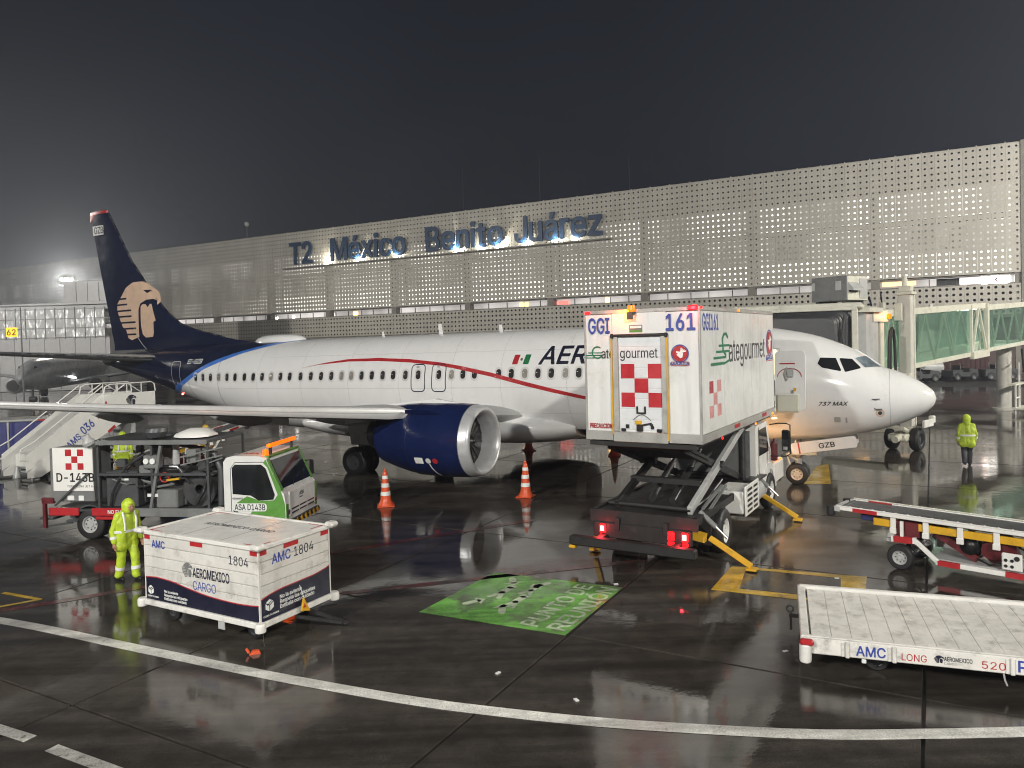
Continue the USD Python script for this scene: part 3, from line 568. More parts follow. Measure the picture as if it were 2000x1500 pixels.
# right front door, open, and the doorway
W['cabin_lit'] = glow('lit_galley', (1., .78, .42), .9)
A('doorway', skin(rrect(4.33, 5.13, 2.72, 4.42, .14), .007, .3), 'cabin_lit')
d0 = V([4 - 3.92, -2.42, 0]); dr = 5.
dm = frame((4 - 4.32, -2.36, 2.60), (1, -.05, 0), (0, .10, 1))
dd = A('service_door', prism(rrect(0, .86, 0, 1.78, .13), .12, dm), 'air_white')
part(dd, 'slide_pack', xf(box((.40, .22, .22), (.66, .56, .16), bevel=.05), dm), W['cream']); part(dd, 'slide_pack_lid', xf(box((.40, .46, .22), (.60, .04, .2), bevel=.015), dm), W['white'])
part(dd, 'red_bar', xf(box((.36, 1.40, .127), (.44, .035, .012)), dm), W['red'])
part(dd, 'handle_arc', xf(tube([(.42 + .34 * math.cos(a), 1.0 + .26 * math.sin(a), .125) for a in np.linspace(0, PI, 14)], .014, 5), dm), W['red'])
part(dd, 'handle', [xf(box((.44, 1.12, .16), (.20, .26, .08), bevel=.03), dm), xf(tube([(.36, 1.28, .16), (.30, 1.1, .19), (.36, .9, .18)], .03, 6), dm)], W['ltgrey'])
part(dd, 'placard', xf(box((.60, .62, .31), (.08, .10, .008)), dm), W['yellow'])
A('door_hinge', [bar((4 - 4.3, -1.6, 3.1), (4 - 4.1, -2.36, 3.2), .08), bar((4 - 4.3, -1.6, 3.8), (4 - 4.1, -2.36, 3.75), .08)], 'ltgrey')
# fin and its fairing
def aero(n=14, t=.10):
    """Closed aerofoil outline, chord 0..1."""
    x = (1 - np.cos(np.linspace(0, PI, n))) / 2; y = 5 * t * (.2969 * np.sqrt(x) - .126 * x - .3516 * x**2 + .2843 * x**3 - .1036 * x**4)
    return np.r_[np.c_[x, y], np.c_[x, -y][-2:0:-1]]
AF = aero()
finp = [(27.3, 37.85, 5.20, .016), (27.79, 37.85, 5.33, .02), (29.0, 37.85, 5.50, .03), (29.77, 37.88, 5.64, .04), (31.67, 37.98, 6.05, .06), (32.74, 38.05, 6.41, .072), (33.64, 38.18, 7.01, .085), (34.72, 38.42, 8.05, .09), (36.19, 38.8, 9.78, .095), (37.59, 39.27, 12.03, .10), (37.85, 39.34, 12.42, .10), (38.0, 39.36, 12.56, .05)]
A('fin', loft([[(4 - (a + (b - a) * x), y * (b - a), z) for x, y in aero(14, th)] for a, b, z, th in finp]), 'navy', smooth=40)
tip = [(a, b, z, th) for a, b, z, th in finp[-3:]]
A('fin_tip', loft([[(4 - (37.92 + (39.40 - 37.92) * x), y * 1.6 * 1.4, z) for x, y in aero(14, .1)] for z in (12.45, 12.60)]), 'red', smooth=40)
A('fin_tip', loft([[(4 - (a + (39.41 - a) * x), y * (39.41 - a) * 1.12, z) for x, y in aero(14, .1)] for a, z in ((39.3, 12.1), (38.6, 12.45))]), 'red', smooth=40)
A('fin_leading_edge', tube([(4 - a - .02, 0, z) for a, b, z, th in finp[3:11]], .045, 8), 'steel')
# warrior-head emblem on the fin (traced in (s, z) on the fin side)
def fin_y(s, z):
    zz = [f[2] for f in finp]; a = np.interp(z, zz, [f[0] for f in finp]); b = np.interp(z, zz, [f[1] for f in finp]); th = np.interp(z, zz, [f[3] for f in finp])
    x = min(max((s - a) / (b - a), .001), 1.); return -5 * th * (.2969 * math.sqrt(x) - .126 * x - .3516 * x**2 + .2843 * x**3 - .1036 * x**4) * (b - a)
def on_fin(poly, off=.012, e=.25):
    out = []
    for p in getattr(poly, 'geoms', [poly]):
        if p.area < 1e-5: continue
        v, f = trimesh.creation.triangulate_polygon(p, engine='earcut'); v, f = trimesh.remesh.subdivide_to_size(np.c_[v, np.zeros(len(v))], f, e)
        m = trimesh.Trimesh(V([(4 - a, fin_y(a, b) - off, b) for a, b, _ in v]), f, process=False)
        if m.face_normals[:, 1].mean() > 0: m.invert()
        out.append(m)
    return trimesh.util.concatenate(out)
EAG = Polygon([(36.55, 8.42), (36.0, 8.66), (35.35, 8.68), (34.95, 8.55), (34.62, 8.30), (34.36, 8.20), (34.14, 7.98), (34.08, 7.62), (34.28, 7.42), (34.34, 7.66), (34.55, 7.74), (35.0, 7.72), (35.45, 7.55), (35.60, 7.25), (35.66, 6.40), (35.72, 5.85), (36.35, 5.70), (36.62, 5.82), (36.72, 6.20), (37.02, 6.42), (37.22, 6.85), (37.40, 7.30), (37.35, 7.62), (36.95, 8.0)])
NOTCH = Polygon([(35.25, 8.23), (34.72, 8.20), (34.98, 8.05)])
FACE = Polygon([(35.45, 7.40), (35.30, 7.52), (35.05, 7.52), (34.90, 7.36), (34.75, 7.52), (34.62, 7.50), (34.45, 7.02), (34.30, 6.62), (34.48, 6.55), (34.50, 6.02), (34.62, 5.80), (35.2, 5.78), (35.42, 5.95), (35.5, 6.4)])
STR = unary_union([sbox(a, z - .045, b, z + .045) for a, b, z in ((36.55, 37.6, 7.86), (36.5, 37.6, 7.56), (36.2, 37.6, 7.24), (36.2, 37.6, 6.94), (35.9, 37.6, 6.62), (35.9, 37.6, 6.30), (35.9, 37.6, 6.00))])
A('tail_emblem', [on_fin(EAG.difference(NOTCH).difference(STR).difference(FACE.buffer(.06))), on_fin(FACE.buffer(-.02))], 'gold')
A('fin_crease', [tube([(4 - s, fin_y(s, z) - .01, z) for s, z in ((36.05, 6.3), (35.9, 5.9), (35.6, 5.5), (35.3, 5.2))], .018, 5)], 'ltgrey')
A('aft_light', trimesh.creation.icosphere(1, .05).apply_translation(fside(31.9, 3.0, .05)), glow('tail_red_lamp', (1, .1, .08), 8.), 'small red lamp low on the tail')
# tailplanes
for sg, nm in ((-1, 'tailplane'), (1, 'tailplane')):
    A(nm, loft([[(4 - (a + (b - a) * x), sg * t, z + y * (b - a)) for x, y in AF] for t, a, b, z in ((.5, 33.3, 37.2, 4.72), (3.5, 35.3, 38.0, 4.98), (6.9, 37.3, 38.9, 5.26), (7.17, 37.7, 38.95, 5.28))]), 'ltgrey', smooth=40)
A('tailplane_leading_edge', [tube([(4 - a + .02, sg * t, z) for t, a, z in ((.9, 33.57, 4.75), (3.5, 35.3, 4.98), (6.9, 37.3, 5.26))], .05, 8) for sg in (-1, 1)], 'steel')
A('tail_cone_hub', loft([[(4 - s, .5 * r * math.cos(a), 4.72 + .32 * r * math.sin(a)) for a in np.linspace(0, 2 * PI, 17)[:-1]] for s, r in ((37.0, .9), (38.2, 1.), (38.5, .5))]), 'dkgrey', smooth=40)
# wings
W['slat_metal'] = mat('slat_metal', (.62, .63, .63), .3, metal=.4, var=.04, scale=.8, rv=.05)
def wz(t): return 2.30 + .103 * (t - 1.88) + .0012 * max(0, t - 6)**2
def wle(t): return 13.4 + .523 * (t - 1.88)
def wte(t): return 20.7 + (.06 * (t - 1.88) if t < 5.6 else .22 + .285 * (t - 5.6))
WT = [0.8, 1.88, 3.4, 4.83, 5.6, 7., 9., 11., 13., 15., 16.4, 17.2]
for sg in (-1, 1):
    A('wing', loft([[(4 - (wle(t) + (wte(t) - wle(t)) * x), sg * t, wz(t) + y * (wte(t) - wle(t)) + .35 * max(0, .5 - x) * 0) for x, y in aero(16, .105 if t < 5 else max(.062, .088 - .003 * (t - 5)))] for t in WT]), 'ltgrey', smooth=40)
    A('slat', loft([[(4 - (wle(t) + .012 + (wte(t) - wle(t)) * x * .105 * q_), sg * t, wz(t) + y * (wte(t) - wle(t)) * q_) for x, y in np.vstack([c for c in aero(16, 1.06 * max(.062, .088 - .003 * (t - 5))) if c[0] < .13]) * V([1, 1])] for t, q_ in ((4.9, .15), (5.5, .7), (6.2, 1.), (9., 1.), (13., 1.), (16.9, 1.))]), 'slat_metal', smooth=40)
    A('winglet', loft([[(4 - (a + (b - a) * x), sg * (t + y * .4), z) for x, y in AF] for t, a, b, z in ((17.15, 21.45, 23.5, wz(17.2)), (17.6, 22.1, 23.7, wz(17.2) + .45), (17.95, 23.4, 24.0, wz(17.2) + 1.7))]), 'air_white', smooth=40)
    for t, L in ((3.6, 3.6), (7.6, 2.9), (11.3, 2.4)):
        x0 = wte(t) - L * .72; r = .22 if t < 8 else .16
        A('flap_fairing', loft([[(4 - (x0 + L * k), sg * t + r * q * math.cos(a), wz(t) - .28 + .1 * k + r * 1.2 * q * math.sin(a)) for a in np.linspace(0, 2 * PI, 15)[:-1]] for k, q in ((0, .05), (.12, .6), (.35, 1.), (.65, .8), (.9, .35), (1., .05))]), 'ltgrey', smooth=40)
    # wing-to-body fairing
A('wing_fairing', loft([[(4 - s, 2.02 * q * math.cos(a), 1.78 + .72 * q * math.sin(a)) for a in np.linspace(0, 2 * PI, 41)[:-1]] for s, q in ((11.3, .60), (12.2, .84), (13.5, .98), (15, 1.03), (19.5, 1.03), (21, 1.0), (22.6, .86), (24.0, .60))]), 'air_white', smooth=50)
A('data_plate', xf(box((0, 0, 0), (1.0, .03, .30)), T(4 - 20.45, -6.3, 2.46)), 'reflect', 'white plate hanging under the wing edge')
A('belly_band', grid(lambda s, p: fpt(s, p, .006), np.linspace(7.2, 13.5, 10), np.linspace(math.radians(-150), math.radians(-56), 20)), 'navy', smooth=True)
# engines
W['fan_dark'] = mat('fan_blade', (.008, .008, .009), .6)
for sg in (-1, 1):
    E0 = V([4 - 12.95, sg * 4.83, 1.74])
    ne = 40
    nac = [(0, 1.03, 0), (.02, 1.10, 0), (.12, 1.155, 0), (.35, 1.205, .0), (.75, 1.235, 0), (1.4, 1.255, .0), (2.2, 1.245, .02), (2.75, 1.19, .05), (3.3, 1.09, .09), (3.75, .98, .12)]
    def ring(x, r, dz, k=1.): return [(E0[0] - x, E0[1] + r * math.cos(a), E0[2] + dz + r * (1. if math.sin(a) > 0 else .955) * math.sin(a)) for a in np.linspace(0, 2 * PI, ne + 1)[:-1]]
    en = A('engine', loft([ring(*q) for q in nac if q[0] >= .34], caps=False), 'eng_blue', smooth=50)
    lipr = [(1.0, .88, 0), (.6, .87, 0), (.3, .885, 0), (.12, .93, 0), (.03, .99, 0), (0., 1.04, 0), (.03, 1.11, 0), (.12, 1.155, 0), (.37, 1.208, 0)]
    part(en, 'inlet_lip', loft([ring(*q) for q in lipr], caps=False), W['lip'], smooth=60)
    part(en, 'inlet_duct', loft([ring(*q) for q in ((1.25, .90, 0), (.98, .885, 0))], caps=False), W['ltgrey'], smooth=50)
    fan = []
    for k in range(18):
        a = 2 * PI * k / 18; d = V([0, math.cos(a), math.sin(a)]); e = V([0, -math.sin(a), math.cos(a)])
        P0 = V([E0[0] - .60, E0[1], E0[2]]); fan.append(loft([[P0 + d * r + e * (w * q) + V([-.12 * (q + .5) - .02 * r, 0, 0]) * (1 + .8 * (1 - r)) + V([h, 0, 0]) for q, h in ((-.5, .006), (.5, .006), (.5, -.006), (-.5, -.006))] for r, w in ((.25, .12), (.55, .22), (.88, .27))]))
    part(en, 'fan', fan, W['fan_dark']); part(en, 'fan_back', lathe([(0, 0), (.9, 0), (.9, .05), (0, .05)], E0 + V([-.64, 0, 0]), (-1, 0, 0), 30), W['black'])
    part(en, 'spinner', lathe([(0, 0), (.1, .06), (.2, .22), (.27, .45), (.27, .5), (0, .5)], E0 + V([-.36, 0, 0]), (-1, 0, 0), 24), W['black'], smooth=40)
    part(en, 'core_nozzle', lathe([(.70, 2.9), (.66, 3.7), (.5, 4.4), (.45, 4.4), (.3, 4.1), (0, 4.9)], E0 + V([0, 0, .15]), (-1, 0, 0), 28), W['darksteel'], smooth=40)
    part(en, 'pylon', loft([[(4 - s, sg * 4.83 + w * y, z) for y, z in ((-1, z0), (1, z0), (.6, z1), (-.6, z1))] for s, w, z0, z1 in ((13.9, .06, 2.85, 2.98), (14.8, .22, 2.7, 3.12), (16.5, .26, 2.5, 2.95), (18.6, .1, 2.2, 2.6))]), W['air_white'], smooth=40)
    part(en, 'cowl_seam', [tube(ring(.37, 1.210, 0), .006, 4), tube(ring(2.3, 1.242, .022), .007, 4), tube([(E0[0] - x, E0[1] - (r + .004) * math.cos(.16), E0[2] + dz - r * math.sin(.16) ) for x, r, dz in nac[4:8]], .007, 4)], W['black'])
    if sg < 0:
        def onn(x, a, o=.006):
            r = np.interp(x, [q[0] for q in nac], [q[1] for q in nac]) + o; return V([E0[0] - x, E0[1] - r * math.cos(a), E0[2] - r * .955 * math.sin(a)])
        part(en, 'warning_label', grid(lambda x, a: onn(x, a), np.linspace(2.02, 1.70, 3), np.linspace(.36, .55, 4)), W['reflect'])
        for x in (1.50, 1.24): part(en, 'warning_disc', trimesh.Trimesh(V([onn(x, .45)] + [onn(x + .10 * math.cos(a), .45 + .085 * math.sin(a)) for a in np.linspace(0, 2 * PI, 17)[:-1]]), V([(0, 1 + k, 1 + (k + 1) % 16) for k in range(16)])), W['red'] if x < 1.3 else W['win_frame'])
        part(en, 'warning_stripe', grid(lambda a, q: onn(1.46 + q * .05 - .28 * (a - .55)**1.4, a), np.linspace(.55, 1.10, 8), (0, 1)), W['reflect'])
        part(en, 'strake', loft([[E0 + V([-x, -.72 * (1.24 + h), .78 * (1.24 + h)]) + V([0, w, w]) * .01 for h, w in ((0, -1), (0, 1), (hh, 0))] for x, hh in ((1.1, .01), (1.6, .16), (2.4, .18), (2.5, .01))]), W['eng_blue'])
W['seam'] = mat('skin_seam', (.42, .42, .42), .3)
for s_ in (6.3, 8.8, 11.3, 13.9, 16.0, 18.4, 20.9, 23.4, 25.9, 28.4, 30.6): A('skin_seam', tube([fpt(s_, a, -.001) for a in np.linspace(math.radians(-50), math.radians(100), 24)], .0065, 4), 'seam' if s_ < 26 else 'navy')
for z_s in (4.62, 3.28, 2.35): A('skin_seam', tube([fside(s_, z_s, -.001) for s_ in np.linspace(5.6, 25.5 if z_s > 4.5 else 28, 40)], .0055, 4), 'seam')
for a, b, z0, z1 in ((9.75, 8.5, 1.95, 2.95), (5.2, 4.28, 2.68, 4.46)):
    o = rrect(b, a, z0, z1, .1); A('door_outline', skin(Polygon(o).difference(Polygon(o).buffer(-.018)), .006, .3), 'seam')
# antennas on the roof
def blade(s, h, L, z=None): return loft([[(4 - (s + (a + (b - a) * x)), y * (b - a) * .9, (ftop(s) if z is None else z) + hh) for x, y in AF] for a, b, hh in ((0, L, -.05), (.18 * L * 2, L * 1.15, h))])
for s, h, L in ((17.45, .40, .20), (20.35, .20, .14), (14.70, .26, .16), (8.0, .3, .16)): A('blade_antenna', blade(s, h, L), 'air_white', smooth=40)
A('satellite_dome', loft([[(4 - (26.2 + 1.5 * r * math.cos(a)), .62 * r * math.sin(a), 5.28 + .36 * hh) for a in np.linspace(0, 2 * PI, 29)[:-1]] for r, hh in ((1, 0), (.97, .3), (.88, .6), (.7, .85), (.4, .97), (.1, 1.))]), 'air_white', smooth=60)
# landing gear
def wheel(par, c, r, w, axis=(0, 1, 0), rim='ltgrey', name='wheel', n=28, ax0=None):
    p = part(par, name, lathe([(r * .55, -w / 2), (r * .86, -w / 2), (r * .97, -w * .36), (r, -w * .2), (r, w * .2), (r * .97, w * .36), (r * .86, w / 2), (r * .55, w / 2), (r * .55, -w / 2)], c, axis, n), W['rubber'], smooth=40)
    part(p, 'rim', lathe([(0, -w * .30), (r * .18, -w * .34), (r * .22, -w * .22), (r * .46, -w * .18), (r * .5, -w * .42), (r * .575, -w * .47), (r * .575, w * .47), (r * .5, w * .42), (r * .46, w * .18), (r * .22, w * .22), (r * .18, w * .34), (0, w * .30)], c, axis, n), W[rim], smooth=30)
    c = V(c, float); a = V(axis, float); a /= np.linalg.norm(a); b = np.cross(a, [0, 0, 1.]); b /= np.linalg.norm(b); d = np.cross(a, b); hl = []
    for k in range(8):
        q = 2 * PI * k / 8; e = b * math.cos(q) + d * math.sin(q)
        for sg in (-1, 1): hl.append(cyl(c + e * r * .35 + a * sg * w * .205, c + e * r * .35 + a * sg * (w * .19 + .015), r * .05, n=8))
    part(p, 'wheel_nut', hl, W['dkgrey'], kind='stuff'); return p
W['rim_warm'] = mat('nose_rim_cream', (.60, .54, .46), .4, var=.1)
ng = A('nose_gear', [cyl((0, 0, .34), (0.06, 0, 1.75), .075, .09, 14), bar((0, -.3, .345), (0, .3, .345), .09), cyl((0.02, 0, .62), (.05, 0, 1.1), .11, .11, 14)], 'ltgrey', smooth=40)
for sg in (-1, 1): wheel(ng, (0, sg * .26, .345), .345, .22, rim='rim_warm', name='nose_wheel')
part(ng, 'drag_brace', [bar((.05, 0, 1.0), (.9, 0, 1.6), .08), bar((.02, -.09, .75), (-.34, -.12, .98), .05), bar((-.34, -.12, .98), (-.22, -.1, .62), .05), bar((-.1, -.42, 1.0), (.55, -.46, 1.05), .05)], W['cream'])
part(ng, 'taxi_lamp', [cyl((.30, -.40, 1.03), (.62, -.42, 1.06), .07, .07, 12), cyl((-.25, -.4, 1.0), (.1, -.4, 1.02), .05, .05, 10)], W['cream'], smooth=40)
for sg in (-1, 1):
    part(ng, 'nose_gear_door', prism(rrect(0, 1.95, 0, .36, .08), .03, frame((-.10, sg * .52, .98 + (.03 if sg < 0 else 0)), (1.90, 0, .30), (0, 0, 1))), W['air_white'])
gdm = frame((-.10, -.555, 1.01), (1.90, 0, .30), (0, 0, 1))
part(ng, 'gear_door_code', text('GZB', .155, xf(trimesh.creation.box((1, 1, 1)), np.eye(4)) is None or gdm @ T(.82, .10, .0), .006, True, sx=1.15), W['black_text']); part(ng, 'gear_door_stripe', xf(box((.24, .18, .003), (.045, .36, .006)), gdm), W['red'])
for sg in (-1, 1):
    mg = A('main_gear', [cyl((4 - 19.6, sg * 2.86, .56), (4 - 19.55, sg * 2.75, 1.9), .12, .13, 14), bar((4 - 19.6, sg * 2.5, .565), (4 - 19.6, sg * 3.2, .565), .13), bar((4 - 19.6, sg * 2.8, 1.3), (4 - 19.6, sg * 1.7, 1.75), .1), bar((4 - 19.5, sg * 2.85, 1.0), (4 - 18.8, sg * 2.7, 1.9), .08)], 'grey', smooth=40)
    for q in (-.29, .29): wheel(mg, (4 - 19.6, sg * (2.86 + q), .565), .565, .40, rim='dkgrey', name='main_wheel')
    part(mg, 'gear_door', xf(box((0, 0, 0), (1.0, .04, 1.0), bevel=.015), T(4 - 19.5, sg * 3.0, 1.65, rx=sg * -.2)), W['ltgrey'])
A('belly_beacon', trimesh.creation.icosphere(1, .06).apply_translation([4 - 15, 0, 1.02]), 'red')
# ------------------------------------------------------------------ catering truck: x forward, y to its left, origin on the ground below the rear right corner of the box
def emblem(par, M, r, name='emblem'):
    """Round red badge with a pale hand and a plate below; M maps x right, y up."""
    part(par, name, prism(Point(0, 0).buffer(r).difference(Point(0, 0).buffer(r * .9)), .004, M), W['blue_text'])
    part(par, name, prism(Point(0, 0).buffer(r * .86), .003, M), W['red'])
    hand = unary_union([Polygon([(-.45, -.15), (.1, .35), (.45, .0), (.35, -.5), (.05, -.62), (-.3, -.3)])] + [LineString([(.1, .1), (.2 + .2 * k, .68 - .12 * k)]).buffer(.07) for k in range(4)] + [LineString([(-.4, .2), (-.05, .1)]).buffer(.12)])
    part(par, name, prism(shapely.affinity.scale(hand, r * .85, r * .85, origin=(0, 0)), .0055, M), W['white'])
    part(par, name, prism(rrect(-r * 1.05, r * 1.05, -r * 1.32, -r * .92, .02).__iter__() and Polygon(rrect(-r * 1.05, r * 1.05, -r * 1.36, -r * .90, .02)).difference(sbox(-r * .98, -r * 1.3, r * .98, -r * .96)), .004, M), W['red'])
    part(par, name, text('MAASA', r * .26, M @ T(0, -r * 1.25, 0), .005, True, sx=1.75, center=True), W['blue_text'])
W['box_skin'] = mat('catering_box_skin', (.66, .67, .66), .3, var=.04, scale=.8, dirt=((.36, .36, .33), .22, 1.3), streak=.2)
W['door_skin'] = mat('roller_door_skin', (.62, .64, .66), .3, var=.05, dirt=((.3, .3, .3), .2, 3.))
W['checker_red'] = mat('checker_red', (.42, .022, .03), .35, var=.1)
W['faded_red'] = mat('checker_faded_red', (.56, .25, .24), .4, var=.25, scale=5.)
W['alu'] = mat('aluminium_trim', (.42, .42, .40), .38, metal=.4, var=.12, dirt=((.15, .14, .13), .25, 5.))
W['tail_lamp'] = glow('red_tail_lamp', (1., .008, .010), 2.4); W['tail_lamp_dim'] = glow('red_tail_lamp_dim', (.9, .01, .015), .8); W['tail_core'] = glow('tail_lamp_core', (1., .30, .24), 5.)
W['amber'] = glow('amber_beacon', (1., .10, .001), 1.5); W['amber_dim'] = glow('amber_marker', (1., .20, .005), 2.); W['red_marker'] = glow('red_marker_lamp', (1., .008, .010), 3.)
TX, TY, TH = 3.89, 15.639, 58.6
truck = thing('catering_truck', 'white high lift catering truck with raised box and red checkered rear door', 'truck', (TX, TY, 0), TH)
C = lambda name, m, w, label=None, smooth=False: part(truck, name, m, W[w] if isinstance(w, str) else w, label, smooth)
BW, BL_, Z0, Z1 = 2.642, 6.614, 2.66, 5.50
bx_ = C('box_body', [bb(.04, BL_, .02, BW - .02, Z0 + .18, Z1, .02)], 'box_skin')
# rear wall panels either side of the door, header, sills and rails
DY0, DY1, DZ0, DZ1 = .80, 1.89, 2.90, 4.93
for y0, y1, n in ((.03, DY0 - .07, 2), (DY1 + .07, BW - .03, 2)):
    for k in range(n):
        a, b = y0 + (y1 - y0) * k / n, y0 + (y1 - y0) * (k + 1) / n; part(bx_, 'rear_panel', grid(lambda y, z: V([.028 - .010 * math.sin(PI * (y - a) / (b - a))**2 * (0 if z < 2.9 or z > 5 else 1), y, z]), np.linspace(b, a, 13), (2.86, 2.9, 5.0, 5.44)), W['box_skin'], smooth=True)
part(bx_, 'rear_header', bb(.0, .03, DY0 - .07, DY1 + .07, DZ1 + .06, 5.44), W['box_skin'])
for k in range(1): part(bx_, 'roof_rail', [bb(-.01, .05, 0, BW, 5.44, 5.53, .01), bb(0, BL_, -.005, .05, 5.44, 5.53, .01), bb(0, BL_, BW - .05, BW + .005, 5.44, 5.53, .01), bb(BL_ - .05, BL_ + .01, 0, BW, 5.44, 5.53, .01)], W['alu'])
part(bx_, 'corner_post', [bb(-.008, .05, y0, y1, 2.66, 5.44, .01) for y0, y1 in ((-.008, .035), (BW - .035, BW + .008))] + [bb(BL_ - .05, BL_ + .008, y0, y1, 2.66, 5.44, .01) for y0, y1 in ((-.008, .035), (BW - .035, BW + .008))], W['alu'])
part(bx_, 'sill', [bb(-.02, .10, 0, DY0 - .1, Z0, 2.86), bb(-.02, .10, DY1 + .1, BW, Z0, 2.86), bb(0, BL_, -.012, .08, Z0, 2.84), bb(0, BL_, BW - .08, BW + .012, Z0, 2.84)], W['alu'])
part(bx_, 'door_step', bb(-.05, .10, DY0 - .08, DY1 + .08, Z0 - .02, 2.86, .01), W['alu'])
part(bx_, 'floor_frame', [bb(.1, BL_, .1, BW - .1, Z0 - .08, Z0 - .002), bb(-.04, .06, .1, BW - .1, Z0 - .12, Z0 - .025)], W['chassis'])
for k in range(8):
    part(bx_, 'side_panel', bb(.06 + k * .82, .06 + k * .82 + .81, -.004, .018, 2.85, 5.43), W['box_skin'])
rd = C('roller_door', bb(.055, .075, DY0, DY1, DZ0, DZ1), 'door_skin')
sh = .2255
for k in range(9):
    part(rd, 'door_slat', bb(.032, .054, DY0 + .05, DY1 - .05, DZ0 + k * sh + .004, DZ0 + (k + 1) * sh - .006, .006), W['door_skin'])
part(rd, 'door_frame', [bb(-.012, .06, DY0 - .07, DY0 + .045, DZ0 - .03, DZ1 + .02), bb(-.012, .06, DY1 - .045, DY1 + .07, DZ0 - .03, DZ1 + .02)], W['alu'])
part(rd, 'door_head', [bb(-.03, .06, DY0 - .1, DY1 + .1, DZ1 + .0, DZ1 + .055, .01), bb(-.06, .0, DY0 - .11, DY0 - .04, DZ1 - .03, DZ1 + .07, .015), bb(-.06, .0, DY1 + .04, DY1 + .11, DZ1 - .03, DZ1 + .07, .015)], W['black'])
part(rd, 'yellow_strip', [bb(-.04, -.012, DY0 - .105, DY0 - .075, DZ0 - .2, DZ1 - .04), bb(-.04, -.012, DY1 + .075, DY1 + .105, DZ0 - .1, DZ1 - .04)], W['yellow'])
RM = lambda y, z, x=-.001: frame((x, y, z), (0, -1, 0), (0, 0, 1))       # writing on the rear, read from behind
cs = .312; cy0 = DY1 - .10
for i in range(3):
    for j in range(3):
        if (i + j) % 2 == 0: part(rd, 'red_square', prism(sbox(0, 0, cs, cs), .003, RM(cy0 - i * cs, 3.40 + j * cs, .0305)), W['checker_red'])
part(rd, 'latch', [bb(-.02, .03, 1.30, 1.44, 2.88, 3.02, .01), bb(0, .03, 1.05, 1.12, 2.93, 3.0, .01), bb(.0, .03, 1.62, 1.69, 2.94, 3.02), bb(.0, .03, .88, .98, 2.87, 2.94), bb(0, .03, 1.70, 1.80, 2.87, 2.93)], W['black'])
part(rd, 'latch_lever', [bar((.0, 1.38, 3.0), (.0, 1.10, 3.06), .03), cyl((.01, 1.10, 3.04), (.01, 1.10, 3.0), .03)], W['black'])
part(rd, 'latch_plate', bb(.0, .031, 1.34, 1.48, 3.03, 3.11), W['yellow']); part(rd, 'pull_strap', tube([(.015, 1.52 - .40 * k, 3.12 + .12 * math.sin(PI * k)) for k in np.linspace(0, 1, 9)], .008, 5), W['grey'])
part(rd, 'pull_handle', [bb(.0, .03, 1.23 + .18 * q, 1.26 + .18 * q, 3.28, 3.42) for q in (0, 1)] + [bb(.0, .03, 1.23, 1.44, 3.26, 3.29)], W['black'])
lt = lambda m, w, n='lettering': part(bx_, n, m, W[w])
lt(textw('GGI', .33, .52, RM(2.54, 5.02), .004, True), 'blue_text'); lt(textw('161', .34, .64, RM(.74, 5.04), .004, True), 'blue_text')
lt(textw('PRECAUCION', .10, .54, RM(2.55, 2.92), .004, True), 'red')
lt(textw('ate', .21, .29, RM(2.23, 4.47), .004), 'black_text'); part(rd, 'lettering', textw('gourmet', .21, .86, RM(1.80, 4.47, .028), .004), W['black_text'])
def gee(M, r, w):
    g = LineString(arc((0, 0), r, 60, 330, 20)).buffer(r * .11).union(LineString([(-r * 1.8, -r * .05), (r * .95, -r * .05)]).buffer(r * .07)).union(LineString([(-r * 2.2, -r * .5), (r * .7, -r * .5)]).buffer(r * .07)).union(LineString([(-r * 2.6, -r * .95), (r * .1, -r * .95)]).buffer(r * .07))
    lt(prism(g, .004, M), w)
gee(RM(2.33, 4.60), .125, 'green_text')
lt(prism(sbox(0, 0, .30, .16), .004, RM(1.56, 5.02)), 'grey', 'permit_plate'); lt(prism(sbox(.02, .09, .28, .14), .006, RM(1.56, 5.02)), 'reflect', 'permit_plate'); lt(prism(sbox(.01, .01, .29, .05), .006, RM(1.56, 5.02)), 'green', 'permit_plate')
emblem(bx_, RM(.44, 4.55), .19)
SM = lambda x, z: frame((x, -.0045, z), (1, 0, 0), (0, 0, 1))             # writing on the right side
lt(textw('GGI161', .34, 1.15, SM(.15, 5.03), .004, True), 'blue_text')
sg_ = unary_union([LineString([(1.75, 4.30), (1.55, 4.45), (1.50, 4.85), (1.62, 5.0), (1.82, 5.02), (1.92, 4.9)]).buffer(.05), LineString([(1.25, 4.62), (2.05, 4.62)]).buffer(.04), LineString([(1.05, 4.42), (2.05, 4.42), (2.05, 4.1), (1.6, 4.0)]).buffer(.04), LineString([(.85, 4.22), (1.75, 4.22)]).buffer(.04), LineString([(.65, 4.02), (1.6, 4.02)]).buffer(.05)])
lt(prism(shapely.affinity.scale(sg_, 1., .66, origin=(0, 4.02)), .004, SM(.08, .26)), 'green_text'); lt(textw('ategourmet', .52, 3.45, SM(2.12, 4.30), .004, False), 'black_text')
emblem(bx_, SM(6.12, 4.66) @ np.diag([1.35, 1.35, 1, 1]), .27)
for i in range(3):
    for j in range(3):
        if (i + j) % 2 == 0: lt(prism(sbox(0, 0, .285, .26), .003, SM(.55 + i * .29, 3.14 + j * .265)), 'faded_red' if j < 2 or i else 'red', 'red_square')
for x in (2.6, 5.3): lt([xf(box((0, 0, 0), (.3, .006, .09)), T(x, -.014, 2.76)), xf(box((0, 0, 0), (.15, .007, .09)), T(x + .25, -.014, 2.76))], 'red', 'side_reflector')
for x, z, w in ((.06, 5.50, 'red_marker'), (3.0, 5.49, 'amber_dim'), (1.4, 2.62, 'red_marker'), (4.4, 2.62, 'amber_dim'), (6.3, 2.70, 'amber_dim')): part(bx_, 'marker_lamp', box((x, -.02, z), (.07, .03, .05), bevel=.01), W[w])
